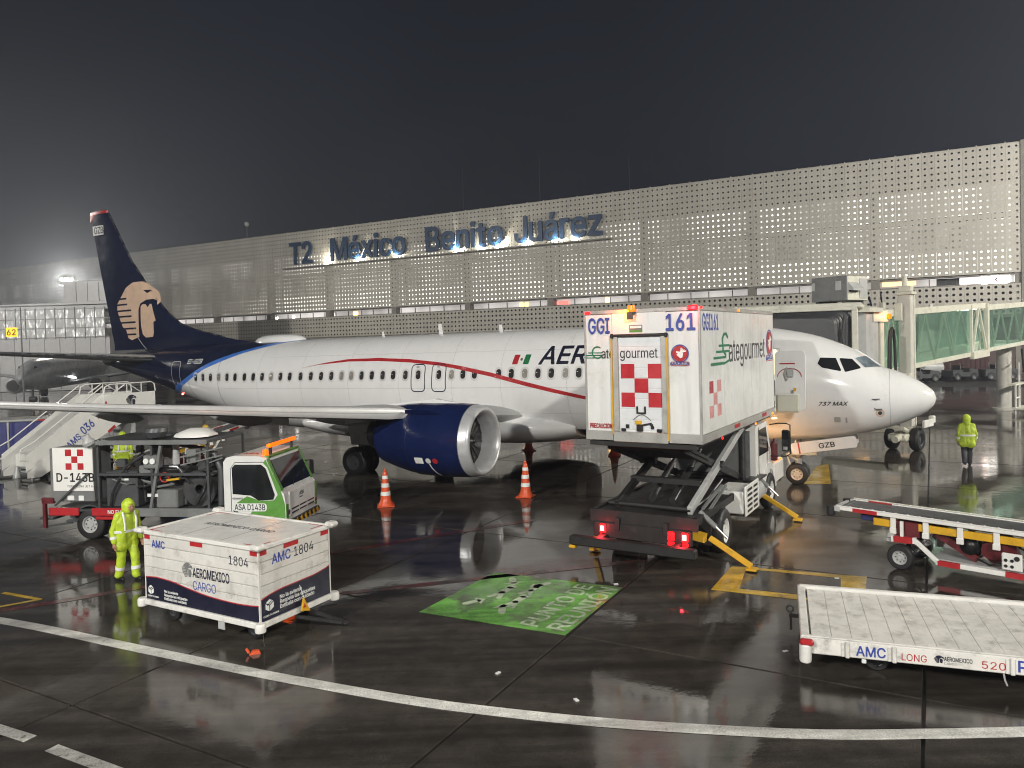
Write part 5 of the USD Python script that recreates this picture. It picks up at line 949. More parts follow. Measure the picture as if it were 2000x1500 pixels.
rp = R('rear_cabinet', bb(-1.10, .16, .04, .75, 1.0, 2.40, .02), 'grey')
part(rp, 'white_panel', bb(-1.00, .155, .02, .045, 1.28, 2.42, .008), W['white'])
SQ = .172
for i in range(3):
    for j in range(3):
        if (i + j) % 2 == 0: part(rp, 'red_square', prism(sbox(0, 0, SQ, SQ), .003, frame((-.62 + i * SQ, .0195, 1.84 + j * SQ * 1.05), (1, 0, 0), (0, 0, 1))), W['checker_red'])
part(rp, 'lettering', text('D-143B', .22, frame((-.92, .0195, 1.53), (1, 0, 0), (0, 0, 1)), .004, True, sx=.93), W['black_text']); part(rp, 'lettering', text('TURBOSINA JET A-1', .06, frame((-.6, .0195, 1.38), (1, 0, 0), (0, 0, 1)), .003), W['dkgrey'])
R('tail_lamp', [bb(-.62, -.42, .03, .06, 1.03, 1.16, .02), bb(-.30, -.14, .03, .06, 1.02, 1.16, .02)], 'reflect')
R('cabinet', bb(.35, 1.25, .25, .95, .82, 1.75, .02), 'dkgrey'); R('cabinet', bb(1.85, 2.45, .10, .85, .82, 1.30, .03), 'grey'); R('cabinet', bb(2.55, 3.3, .9, 1.8, .82, 1.9, .03), 'dkgrey'); R('white_tag', [bb(.8, 1.0, .24, .255, 1.52, 1.57), bb(1.62, 1.92, .09, .105, 1.12, 1.2)], 'reflect')
for x, y in ((.24, .06), (.24, FWd - .1), (1.75, .06), (3.3, .06), (3.3, FWd - .1)): R('post', bb(x, x + .06, y, y + .06, .80, 2.52), 'dkgrey')
R('brace', bar((1.72, .08, .80), (2.05, .08, 2.45), .07, .07), 'grey'); R('brace', bar((-.95, .0, .90), (.05, -.02, 1.75), .045), 'dkgrey')
plat = R('lift_platform', bb(-.02, 3.35, .0, FWd - .02, 2.50, 2.57, .015), 'dkgrey'); part(plat, 'platform_edge', bb(-.02, 3.36, -.02, .03, 2.48, 2.60, .01), W['grey'])
R('mid_shelf', [bb(.25, 3.3, .03, .10, 1.68, 1.74), bb(.3, 3.3, .4, FWd - .3, 1.62, 1.66)], 'dkgrey')
R('hose_reel', lathe([(.12, 0), (.46, 0), (.46, .05), (.30, .06), (.30, .44), (.46, .45), (.46, .50), (.12, .50)], (2.95, .30, 1.28), (0, 1, 0), 26), 'darksteel', smooth=30); R('hose', [tube([(2.95 + (.33 + .006 * k) * math.cos(a), .36 + .08 * k, 1.28 + .34 * math.sin(a)) for a in np.linspace(0, 2 * PI, 22)], .045, 7, closed=False) for k in range(5)], 'rubber', smooth=40)
R('filter_vessel', lathe([(0, 0), (.2, .03), (.26, .12), (.26, .75), (.2, .88), (0, .92)], (1.35, 1.25, 1.7), n=22), 'grey', smooth=40); R('pump', [lathe([(0, 0), (.16, .02), (.16, .4), (.1, .5), (0, .5)], (2.4, .7, 1.45), (1, 0, 0), 18), lathe([(0, 0), (.09, 0), (.09, .6), (0, .6)], (2.2, .5, 1.9), (0, 0, 1), 14)], 'ltgrey', smooth=40)
R('pipe', [tube([(1.3, .5, .9), (1.3, .45, 1.5), (1.6, .4, 1.85), (2.3, .4, 1.85), (2.6, .45, 1.5), (2.6, .5, .9)], .05, 8), tube([(.5, .2, .85), (.6, .15, 1.2), (1.0, .15, 1.9), (1.5, .2, 2.2)], .035, 8), tube([(2.9, .2, .9), (3.2, .1, 1.3), (3.35, .15, 1.9), (3.1, .3, 2.3)], .045, 8), tube([(1.2, 1., 2.3), (2., 1., 2.35), (2.8, 1.1, 2.2), (3.1, 1.1, 1.6)], .06, 8)], 'darksteel', smooth=40)
R('coupling', lathe([(0, 0), (.14, .02), (.16, .10), (.10, .18), (.1, .3), (0, .3)], (.14, -.02, 2.48), (-.3, -.3, 1), 16), 'ltgrey', smooth=40)
R('valve_wheel', trimesh.creation.torus(.12, .018).apply_transform(T(2.1, .12, 1.62, rx=PI / 2)), 'red'); R('nozzle_cover', lathe([(0, 0), (.22, .06), (.3, .2), (.28, .3), (0, .34)], (1.7, .45, 2.57), n=18), 'dkgrey', smooth=40)
R('white_cover', loft([[(2.15 + .5 * k, .8 + w * math.cos(a), 2.60 + .16 * h * max(0, math.sin(a)) + .01) for a in np.linspace(0, 2 * PI, 13)[:-1]] for k, w, h in ((0, .3, .6), (.6, .5, 1.3), (1.4, .5, 1.3), (1.9, .25, .5))]), 'white', smooth=40)
R('hose_boom', tube([(3.1, .3, 2.3), (3.45, .25, 2.2), (3.62, .2, 1.8), (3.62, .18, .9)], .085, 10), 'dkgrey', smooth=40); R('ladder', [bar((3.36, .1, 2.0), (3.72, .1, 2.12), .03), bar((3.36, .9, 2.0), (3.72, .9, 2.12), .03), bar((2.6, .05, 1.95), (3.75, .05, 2.2), .035), bar((2.6, .05, 2.15), (3.75, .05, 2.4), .035), bar((2.7, .05, 1.95), (2.7, .05, 2.2), .03), bar((3.3, .05, 2.1), (3.3, .05, 2.35), .03)], 'grey')
_q = np.random.default_rng(3)
for k in range(12):
    x_, y_, z_ = _q.uniform(.5, 3.2), _q.uniform(.2, 1.0), _q.uniform(.95, 2.2)
    R('equipment_box', box((x_, y_, z_), tuple(_q.uniform(.12, .36, 3)), bevel=.02), ('dkgrey', 'chassis', 'grey')[k % 3])
for k in range(12):
    x_, y_, z_ = _q.uniform(.4, 2.6), _q.uniform(.1, .5), _q.uniform(.9, 2.2); a_ = _q.uniform(-.5, .5, (3, 3)) * V([.5, .2, .6])
    R('pipe_run', tube([(x_, y_, z_), *(V([x_ + .25 * (j + 1), y_, z_]) + a_[j] for j in range(3))], _q.uniform(.015, .035), 6), ('darksteel', 'black', 'grey')[k % 3], smooth=40)
R('control_box', bb(1.55, 1.95, .05, .35, 1.85, 2.2, .03), 'grey'); R('gauge', [lathe([(0, 0), (.07, 0), (.08, .02), (.07, .04), (0, .04)], (x, .04, 2.05), (0, -1, 0), 14) for x in (1.66, 1.84)], 'reflect'); R('yellow_handle', bar((2.2, .06, 1.56), (2.55, .06, 1.6), .05), 'yellow')
for x in (.0, 4.6):
    for y in (.14, .42, FWd - .42, FWd - .14) if x < 1 else (.14, FWd - .14): wheel(ft, (x, y, .40), .40, .22, rim='ltgrey')
R('mud_guard', [prism(Polygon(arc((0, .4), .52, 15, 165, 10)).difference(Polygon(arc((0, .4), .48, 10, 170, 10))), .5, frame((0, .55, 0), (1, 0, 0), (0, 0, 1))), bar((-.55, .05, .62), (-.3, .02, .50), .05), bar((-.62, .02, .50), (-.30, .02, .50), .10, .05)], 'dkgrey')
R('rear_step', [bb(-1.5, -1.1, .1, FWd - .1, .5, .56), bar((-1.5, .1, .3), (-.5, .05, .45), .05)], 'dkgrey')
R('red_post', [bb(-1.32, -1.24, .0, .08, .3, 1.05), bb(-1.34, -1.0, .0, .08, .95, 1.1)], 'dark_red')
# ------------------------------------------------------------------ passenger stairs at the rear door: x away from the airliner, y towards its nose
_u = V([math.cos(math.radians(PH)), -math.sin(math.radians(PH))]); _r = V([_u[1], -_u[0]]); _O = V([9.262, 24.714])
def ac_xy(s, t): return _O + _u * (4 - s) + _r * t
RZR = math.degrees(math.atan2(_r[1], _r[0]))
stp = thing('passenger_stairs', 'white boarding stairs AMS 036 with railings at the rear of the airliner', 'boarding stairs', (*ac_xy(31.55, 0), 0), RZR)
K = lambda name, m, w, label=None, smooth=False: part(stp, name, m, W[w] if isinstance(w, str) else w, label, smooth)
K('platform', bb(2.9, 5.75, -.78, .78, 2.36, 2.45, .01), 'ltgrey')
for sg in (-1, 1):
    y = .80 * sg; s0, s1 = sorted((y, y - .05 * sg))
    K('platform_panel', bb(3.2, 5.7, s0, s1, 2.45, 3.08, .015), 'white'); K('platform_rail', tube([(3.2, y, 3.08), (3.24, y, 3.40), (3.40, y, 3.50), (5.4, y, 3.50), (5.62, y, 3.40), (5.7, y, 3.08)], .028, 8), 'white', smooth=40)
    K('rail_post', [cyl((x, y, 3.08), (x, y, 3.5), .02, n=8) for x in (3.9, 4.6, 5.1)], 'white'); K('rail_brace', [bar((3.95, y, 3.1), (4.5, y, 3.46), .03), bar((4.7, y, 3.46), (5.3, y, 3.1), .04)], 'white')
    K('stringer', prism([(4.55, 2.36), (5.6, 2.42), (8.9, .35), (8.9, .12), (8.4, .10), (4.6, 1.95)], .05, frame((0, s1, 0), (1, 0, 0), (0, 0, 1))), 'white')
    K('stair_panel', prism([(5.1, 2.40), (5.72, 3.15), (8.95, .98), (8.95, .36)], .035, frame((0, s1 - .008, 0), (1, 0, 0), (0, 0, 1))), 'white'); K('hand_rail', tube([(5.7, y, 3.46), (8.6, y, 1.50), (9.15, y, 1.25), (9.2, y, .85), (8.9, y, .80)], .025, 8), 'white', smooth=40)
for k in range(11): K('tread', bb(5.72 + .24 * k, 6.0 + .24 * k, -.75, .75, 2.22 - .20 * k, 2.26 - .20 * k), 'ltgrey')
YM = .8035
def on_side(p, a): c, n = math.cos(a), math.sin(a); return frame((p[0], YM, p[1]), (-c, 0, n), (n, 0, c))
SL = math.atan2(2.0, 2.75)
K('lettering', text('AMS', .26, on_side((7.25, 1.02), SL), .004, True, sx=.85), 'blue_text'); K('lettering', text('036', .34, on_side((6.62, 1.50), SL), .004, True, sx=.72), 'blue_text')
K('red_reflector', [prism(sbox(0, 0, .42, .11), .004, on_side((5.95, 2.10), SL)), prism(sbox(0, 0, .4, .12), .004, on_side((5.5, 1.45), SL))], 'red'); K('red_reflector', bb(5.55, 5.63, YM - .004, YM + .004, 2.48, 2.80), 'red')
head_logo(frame((4.45, YM, 2.77), (-1, 0, 0), (0, 0, 1)), .15, 'navy_text', stp)
K('undercarriage', [bb(4.0, 8.4, -.7, .7, .35, .5, .02), bb(4.1, 4.3, -.6, .6, .5, 2.36), bar((4.2, .5, .5), (6.6, .5, 1.55), .1), bar((4.2, -.5, .5), (6.6, -.5, 1.55), .1)], 'ltgrey')
K('rear_cabinet', bb(7.2, 8.5, -.7, .78, .42, .95, .05), 'white'); K('front_foot', [lathe([(0, 0), (.16, .0), (.05, .45), (0, .45)], (8.5, y, .0), n=14) for y in (-.6, .6)], 'ltgrey', smooth=30)
for i in range(3):
    for j in range(3):
        if (i + j) % 2 == 0: K('red_square', prism(sbox(0, 0, .17, .17), .003, frame((7.95 - .17 * i, .781, .44 + .17 * j), (-1, 0, 0), (0, 0, 1))), 'checker_red')
for x in (4.4, 7.6):
    for y in (-.6, .6): wheel(stp, (x, y, .3), .3, .2)
# ------------------------------------------------------------------ belt loader at the rear hold (x away from the airliner)
def belt_loader(name, label, loc, rz, L, za, zb, xs, wheels, short=False, group=None):
    """Belt from x = 0 (height za) to x = L (height zb)."""
    t = thing(name, label, 'belt loader', loc, rz, group)
    Bf = lambda n, m, w, smooth=False: part(t, n, m, W[w] if isinstance(w, str) else w, None, smooth)
    z = lambda x: za + (zb - za) * x / L
    for sg in (-1, 1):
        Bf('side_rail', bar((.1, sg * .46, z(.1) + .02), (L, sg * .46, z(L) + .02), .045, .08, bevel=.01), 'white'); Bf('red_band', bar((.45, sg * .462, z(.45) + .02), (.95, sg * .462, z(.95) + .02), .051, .084), 'red')
        Bf('boom', bar((.85, sg * .38, z(.85) - .17), (L, sg * .38, z(L) - .15), .07, .15, bevel=.01), 'yellow')
        Bf('rail_edge', bar((.12, sg * .488, z(.12) + .075), (L, sg * .488, z(L) + .075), .015, .02), 'cream' if sg > 0 else 'white')
        for k, x in enumerate(np.arange(1.2, L, .62)): Bf('boom_bracket', [bb(x, x + .11, sg * .43 - .02, sg * .43 + .02, z(x) - .33, z(x) + .0, .01), bb(x - .01, x + .12, sg * .44 - .03, sg * .44 + .03, z(x) - .36, z(x) - .24, .01)], 'white')
        Bf('rivet', [box((x, sg * .47, z(x) + .08), (.03, .03, .02)) for x in np.arange(.4, L, .23)], 'white')
    Bf('belt', bar((.22, 0, z(.22) + .03), (L - .05, 0, z(L - .05) + .03), .84, .03), mat_belt); Bf('end_roller', cyl((.16, -.42, z(.16)), (.16, .42, z(.16)), .05), 'darksteel', True)
    Bf('end_frame', [bar((.0, -.46, z(0)), (.18, -.46, z(.18)), .06, .1), bar((.0, .46, z(0)), (.18, .46, z(.18)), .06, .1), bar((.02, -.46, z(0)), (.02, .46, z(0)), .05, .06)], 'ltgrey')
    for sg in (-1, 1): Bf('rubber_buffer', lathe([(0, 0), (.08, .01), (.09, .04), (.09, .20), (.08, .22), (0, .22)], (-.02, sg * .46, z(0) - .17), n=14), 'rubber', True)
    Bf('blue_guard', bb(.55, .85, -.3, .3, z(.7) - .2, z(.7) - .06, .02), 'blue_canvas')
    return t, Bf, z
mat_belt = mat('conveyor_belt', (.045, .046, .05), .4, var=.2, scale=5.)
b1, B1f, z1 = belt_loader('belt_loader', 'yellow belt loader reaching up to the open rear hold', (*ac_xy(26.7, 2.25), 0), RZR, 5.6, 1.56, .72, 1.2, 0)
B1f('body', bb(1.6, 5.4, -.55, .55, .35, .62, .03), 'dark_red'); B1f('engine_cover', bb(2.6, 3.6, -.9, -.45, .35, 1.0, .05), 'grey'); B1f('seat', [bb(3.8, 4.3, -.95, -.5, .62, .74, .03), bb(4.25, 4.35, -.95, -.5, .7, 1.2, .03)], 'black'); B1f('lift_leg', [bar((1.9, s_, .55), (1.4, s_, 1.15), .07) for s_ in (-.4, .4)], 'white')
for x in (2.0, 4.9):
    for y in (-.6, .6): wheel(b1, (x, y, .3), .3, .2)
# ------------------------------------------------------------------ covered baggage cart
bc_ = thing('baggage_cart', 'baggage cart with dark blue curtains and pale frame at the left edge', 'cargo cart', (-22.9, 31.6, 0), 12)
G_ = lambda name, m, w, smooth=False: part(bc_, name, m, W[w], None, smooth)
G_('roof', bb(-.1, 3.2, -.05, 1.55, 2.02, 2.12, .03), 'ltgrey'); G_('floor', bb(-.05, 3.15, 0, 1.5, .42, .54, .02), 'ltgrey')
for x in (0, 1.55, 3.05):
    for y in (.0, 1.44): G_('post', bb(x, x + .07, y, y + .06, .5, 2.04), 'ltgrey')
for k, (a, b) in enumerate(((.09, 1.53), (1.64, 3.03))): G_('curtain', grid(lambda x, z: V([x, .02 + .018 * math.sin(9 * x) + .01 * math.sin(23 * x), z]), np.linspace(a, b, 30), (.62, 1.3, 2.0)), 'blue_canvas', True)
G_('back_curtain', bb(.1, 3.0, 1.44, 1.47, .6, 2.0), 'blue_canvas'); G_('end_rail', [tube([(3.2, .1, .6), (3.3, .1, 1.9), (3.28, .1, 2.2), (3.15, .1, 2.3)], .03, 8), tube([(3.2, 1.4, .6), (3.3, 1.4, 1.9), (3.28, 1.4, 2.2), (3.15, 1.4, 2.3)], .03, 8)], 'ltgrey', True); G_('red_reflector', bb(2.75, 3.05, -.058, -.05, 2.03, 2.1), 'red')
for x in (.5, 2.6):
    for y in (.2, 1.3): wheel(bc_, (x, y, .22), .22, .14)
# ------------------------------------------------------------------ jet on the next stand, nose on
jet = thing('parked_jet', 'dim parked jet seen nose on below the yellow stand sign', 'airplane', (-47.5, 75.0, 0), -76)
J = lambda name, m, w, smooth=False: part(jet, name, m, W[w], None, smooth)
W['jet_skin'] = mat('jet_skin', (.17, .175, .18), .25, var=.1)
J('fuselage', loft([[(-s, 1.5 * q * math.cos(a), 2.75 + dz + 1.62 * q * math.sin(a)) for a in np.linspace(0, 2 * PI, 29)[:-1]] for s, q, dz in ((-3, .02, -.35), (-2.8, .22, -.3), (-2.2, .48, -.2), (-1, .78, -.1), (.5, .95, 0), (2, 1, 0), (18, 1, 0), (22, .8, .25), (27, .3, .9), (29, .1, 1.2))]), 'jet_skin', True)
J('cockpit_window', [box((-1 + 2.2, sg * .42, 3.35), (.5, .7, .30), rz=sg * -.4, ry=.7) for sg in (-1, 1)], 'glass_dark')
for sg in (-1, 1):
    J('wing', loft([[(-(a + (b - a) * x), sg * t, zz + y * (b - a)) for x, y in AF] for t, a, b, zz in ((1., 8.0, 13.5, 1.7), (5., 10.4, 14.0, 2.2), (13.2, 15.0, 16.6, 3.3), (13.5, 15.6, 17.0, 4.6))]), 'jet_skin', True)
    J('engine', loft([[(-s, sg * 4.0 + .82 * q * math.cos(a), 1.45 + .82 * q * math.sin(a)) for a in np.linspace(0, 2 * PI, 25)[:-1]] for s, q in ((6.6, .75), (6.5, .88), (6.7, 1.), (8., 1.02), (9.6, .8), (10.4, .55))], caps=True), 'jet_skin', True); J('engine_inlet', lathe([(0, 0), (.60, 0), (.60, .02), (0, .02)], (-6.48, sg * 4.0, 1.45), (1, 0, 0), 24), 'black')
    J('landing_lamp', trimesh.creation.icosphere(1, .16).apply_translation([.3 - 8.0, sg * 1.55, 2.1]), 'flood_lamp' if 'flood_lamp' in W else W.__setitem__('flood_lamp', glow('landing_lamp', (1., .97, .95), 25.)) or 'flood_lamp')
    J('main_gear', [cyl((-11.5, sg * 2.6, .4), (-11.5, sg * 2.6, 1.9), .12), cyl((-11.5, sg * 2.4, .45), (-11.5, sg * 2.95, .45), .45)], 'rubber')
    J('tailplane', loft([[(-(a + (b - a) * x), sg * t, 4.3 + .08 * t + y * (b - a)) for x, y in AF] for t, a, b in ((.3, 25.0, 28.0), (5.0, 27.6, 29.2))]), 'jet_skin', True)
J('nose_gear', [cyl((0, 0, .3), (0, 0, 1.4), .1), cyl((0, -.3, .3), (0, .3, .3), .3)], 'rubber'); J('fin', loft([[(-(a + (b - a) * x), y * (b - a), zz) for x, y in AF] for a, b, zz in ((22.5, 28.6, 4.3), (25.0, 29.2, 6.2), (26.6, 29.6, 7.9))]), 'jet_skin', True)
ls = thing('lit_board', 'glowing pale yellow board behind the parked jet', 'sign', (-55.0, 88.0, 0), 0); part(ls, 'board', bb(-.9, .9, -.1, .1, 2.0, 2.6, .05), glow('pale_yellow_board', (1., .85, .45), 1.6)); part(ls, 'post', cyl((0, 0, 0), (0, 0, 2.0), .06), W['grey'])
# ------------------------------------------------------------------ belt loader at the right
b2, B2f, z2 = belt_loader('belt_loader', 'white and yellow belt loader with red engine cut by the right picture edge', (7.27, 16.92, 0), -44.8, 5.2, 1.05, 1.0, 1.2, 0)
B2f('chassis_beam', [bar((1.25, -.52, .60), (1.72, -.52, .62), .08, .12), bar((1.70, -.52, .62), (2.12, -.52, .26), .07, .09, bevel=.01), bar((2.08, -.52, .25), (5.0, -.52, .25), .07, .095, bevel=.01), bar((1.25, .52, .6), (1.72, .52, .6), .08, .12), bar((1.7, .52, .6), (2.12, .52, .26), .08, .12), bar((2.08, .52, .25), (5.0, .52, .25), .08, .13), bb(1.25, 1.35, -.5, .5, .55, .65), bb(2.2, 2.3, -.5, .5, .2, .28), bb(3.4, 3.5, -.5, .5, .2, .28)], 'white')
B2f('red_band', [bar((1.30, -.525, .60), (1.66, -.525, .615), .088, .125), bar((2.12, -.525, .25), (2.52, -.525, .25), .074, .10), bar((3.28, -.525, .25), (3.62, -.525, .25), .074, .10)], 'red')
B2f('red_box', bb(1.28, 1.75, -.42, .35, .64, .95, .02), 'dark_red'); B2f('support_post', [bb(1.42, 1.48, -.54, -.48, .60, .98), bb(2.9, 2.97, .45, .52, .3, .95)], 'white')
B2f('lift_arm', [bar((1.7, -.2, .95), (2.75, -.2, .36), .12, .14), bar((1.7, .2, .95), (2.75, .2, .36), .12, .14)], 'dark_red'); B2f('hydraulic_ram', [cyl((1.66, -.40, .34), (1.95, -.40, .62), .045), cyl((1.5, -.40, .2), (1.7, -.40, .38), .03), cyl((1.75, -.36, .5), (1.98, -.36, .82), .04)], 'steel', True)
B2f('engine', [box((3.12, -.05, .60), (.55, .55, .52), bevel=.12), cyl((3.0, -.34, .60), (3.0, -.05, .60), .17)], 'dark_red'); B2f('engine_intake', [cyl((2.62, -.30, .62), (2.62, .1, .62), .17), box((2.62, .0, .50), (.3, .3, .3), bevel=.05)], 'black', True)
B2f('tray', bb(2.0, 3.7, -.45, .45, .27, .31), 'ltgrey'); B2f('guard_panel', bb(1.8, 2.6, .42, .46, .32, .75, .01), 'ltgrey')
cp2 = B2f('control_panel', bb(3.22, 3.55, -.56, -.50, .34, .66, .015), 'white'); part(cp2, 'panel_button', [lathe([(0, 0), (.03, 0), (.03, .015), (0, .015)], (3.29 + .10 * i, -.561, .42 + .11 * j), (0, -1, 0), 10) for i in range(2) for j in range(2)] + [lathe([(0, 0), (.045, 0), (.045, .02), (0, .02)], (3.47, -.561, .58), (0, -1, 0), 12)], W['black'])
B2f('fuse_box', bb(3.68, 3.80, -.56, -.48, .32, .68, .015), 'cream'); B2f('hose', [tube([(2.75, -.3, .4), (3.0, -.42, .34), (3.3, -.44, .5), (3.5, -.4, .42)], .02, 6), tube([(3.4, -.2, .75), (3.7, -.35, .6), (4.0, -.4, .7)], .018, 6)], 'black', True)
B2f('front_lamp', [bb(1.12, 1.26, -.50, -.40, .50, .66, .02), bb(1.16, 1.30, -.55, -.47, .60, .70, .02)], 'ltgrey'); B2f('work_lamp', [trimesh.creation.icosphere(1, .05).apply_translation([3.5 + .06 * k, -.2, .80 - .05 * k]) for k in range(3)], 'steel')
for x in (1.45, 4.6):
    for sg in (-1, 1): wheel(b2, (x, sg * .58, .26), .26, .19, rim='ltgrey')
# ------------------------------------------------------------------ boarding bridge: x along the tunnel to the terminal, y away from the camera, origin at the drive column
JH = 42.0
jb = thing('boarding_bridge', 'glass walled boarding bridge with cream frame docked to the front left door of the airliner', 'boarding bridge', (16.06, 31.07, 0), JH)
Y = lambda name, m, w, label=None, smooth=False: part(jb, name, m, W[w] if isinstance(w, str) else w, label, smooth)
zf_ = lambda x: 3.2 + .037 * x; zt_ = lambda x: 5.7 + .037 * x
W['bridge_glass'] = usdkit.material(stage, '/World/Looks/bridge_glass', {'t': ('transparent_bsdf', {'color': (.76, .87, .81)}), 'g': ('glossy_bsdf', {'color': (.8, .95, .88), 'roughness': .05}), 'd': ('diffuse_bsdf', {'color': (.42, .56, .49)}), 'lw': ('layer_weight', {'blend': .5}), 'pw': ('math', {'math_type': 'power', 'value2': 4.}), 'f': ('math', {'math_type': 'multiply_add', 'value2': .85, 'value3': .035}), 'm': ('mix_closure', {}), 'm2': ('mix_closure', {'fac': .10})}, [('lw.facing', 'pw.value1'), ('pw.value', 'f.value1'), ('f.value', 'm.fac'), ('t.BSDF', 'm2.closure1'), ('d.BSDF', 'm2.closure2'), ('m2.closure', 'm.closure1'), ('g.BSDF', 'm.closure2')], surface='m.closure')
W['bridge_glass_far'] = mat('bridge_glass_far', (.24, .31, .275), .25, var=.25, scale=.9, streak=.1)
W['strip_lamp'] = glow('bridge_strip_lamp', (.92, 1., .93), 5.)
def slab(x0, x1, y0, y1, f, a, b): return loft([[(x, y0, f(x) + a), (x, y1, f(x) + a), (x, y1, f(x) + b), (x, y0, f(x) + b)] for x in (x0, x1)])
for x0, x1, y0, y1, dz, n in ((-2.2, 11.2, .25, 2.85, 0, 6), (11.2, 21., .45, 2.65, -.12, 4)):
    Y('bridge_floor', slab(x0, x1, y0, y1, zf_, -.02, .16), 'cream'); Y('bridge_roof', slab(x0, x1, y0, y1, zt_, -.12 + dz, .05 + dz), 'cream')
    Y('bottom_chord', slab(x0, x1, y0 - .06, y0 + .10, zf_, .0, .20), 'cream'); Y('top_chord', slab(x0, x1, y0 - .07, y0 + .12, zt_, -.20 + dz, .08 + dz), 'cream'); Y('far_chord', [slab(x0, x1, y1 - .1, y1 + .05, zf_, .02, .24), slab(x0, x1, y1 - .1, y1 + .06, zt_, -.24 + dz, .02 + dz)], 'cream')
    Y('strip_lamp', slab(x0 + .2, x1 - .2, (y0 + y1) / 2 - .06, (y0 + y1) / 2 + .06, zt_, -.18 + dz, -.13 + dz), 'strip_lamp')
    for k in range(n):
        a, b = x0 + (x1 - x0) * k / n, x0 + (x1 - x0) * (k + 1) / n
        if x0 < 0 and k == n - 1: continue
        Y('glass_pane', slab(a + .02, b - .02, y0, y0 + .02, lambda x: 0, 0, 0) if 0 else loft([[(x, y0, zf_(x) + .20), (x, y0 + .02, zf_(x) + .20), (x, y0 + .02, zt_(x) - .20 + dz), (x, y0, zt_(x) - .20 + dz)] for x in (a + .015, b - .015)]), 'bridge_glass'); Y('far_pane', loft([[(x, y1 - .02, zf_(x) + .24), (x, y1, zf_(x) + .24), (x, y1, zt_(x) - .24 + dz), (x, y1 - .02, zt_(x) - .24 + dz)] for x in (a + .015, b - .015)]), 'bridge_glass_far')
    for k in range(2 * n):
        a = x0 + (x1 - x0) * k / (2 * n); b = x0 + (x1 - x0) * (k + 1) / (2 * n)
        p, q = ((a, zf_(a) + .2), (b, zt_(b) - .2 + dz)) if k % 2 == 0 else ((a, zt_(a) - .2 + dz), (b, zf_(b) + .2))
        if x0 < 0 and b > 8.8: continue
        for y in (y0 + .12, y1 - .12): Y('diagonal_brace', bar((p[0], y, p[1]), (q[0], y, q[1]), .07, .09), 'cream')
Y('end_frame', [bar((8.9, .20, zf_(8.9)), (8.9, .20, zt_(8.9)), .12, .12), bar((11.15, .18, zf_(11.2) - .15), (11.15, .18, zt_(11.2) + .05), .22, .22, bevel=.02), bar((8.95, .19, zf_(9) + .15), (9.95, .19, zt_(9.9) - .15), .10, .10), bar((9.98, .19, zt_(9.9) - .15), (11.1, .19, zf_(11) + .2), .10, .10), bar((8.8, .16, zf_(9) + .03), (11.2, .16, zf_(11.2) + .03), .2, .34), bar((-1.9, .2, zf_(-1.9)), (-1.9, .2, zt_(-1.9)), .14, .14)], 'cream')
for x_ in (1.5, 5.5, 14., 18.):
    L = UsdLux.DiskLight.Define(stage, f'{jb.GetPath()}/ceiling_lamp_{int(x_ * 10):03d}'); L.CreateRadiusAttr(.25); L.CreateNormalizeAttr(False); L.CreateIntensityAttr(15.); L.CreateColorAttr(Gf.Vec3f(.9, 1., .93)); UsdGeom.Xformable(L).AddTranslateOp().Set(Gf.Vec3d(x_, 1.55, float(zt_(x_)) - .36))
Y('inner_wall', slab(8.9, 11.2, 2.6, 2.66, zf_, .2, 2.3), mat('bridge_inner', (.30, .32, .28), .5))
Y('roof_bracket', [box((x, .5, zt_(x) + .12), (.2, .12, .12), rz=.5) for x in (1.6, 4.5, -1.2)], 'white')
# drive column and bogie
W['column'] = mat('column_paint', (.50, .49, .45), .4, var=.08, dirt=((.25, .24, .2), .25, 1.2))
co = Y('lift_column', [bb(.0, .34, -.28, .20, .75, 6.35, .02)], 'column'); part(co, 'column_edge', bb(.32, .42, -.32, -.10, .75, 6.35, .015), W['cream']); part(co, 'column_cap', [bb(-.06, .46, -.36, .28, 6.35, 6.48, .02), bb(.05, .36, -.28, .2, 6.48, 6.72, .02), cyl((.2, 0, 6.7), (.2, 0, 7.0), .11, .11), cyl((.2, 0, 7.0), (.2, 0, 7.15), .08, .08)], W['cream'])
Y('lift_column', bb(-.26, .26, 2.95, 3.45, .75, 6.35, .02), 'column'); Y('cross_beam', [bb(-.2, .2, -.3, 3.4, 2.75, 3.15, .03), bb(-.3, .3, -.3, 3.4, .65, .95, .03)], 'cream')
bo = Y('bogie', [bb(-.9, .55, -.35, .35, .42, .72, .05), cyl((-1.3, -.1, .55), (-.7, -.1, .62), .14), cyl((-.3, -.2, .8), (-1.1, -.3, 1.0), .09)], 'cream', smooth=40)
for x, y in ((-.05, -.48), (-.05, .48)): wheel(bo, (x, y, .47), .47, .36, rim='dkgrey', name='bogie_wheel')
part(bo, 'guard_box', [bb(-.2, .75, -.85, -.72, .95, 1.25, .03), bb(.85, 1.1, -.8, -.6, 1.05, 1.35, .03), bar((.7, -.75, 1.2), (1.0, -.7, 1.2), .05)], W['white'])
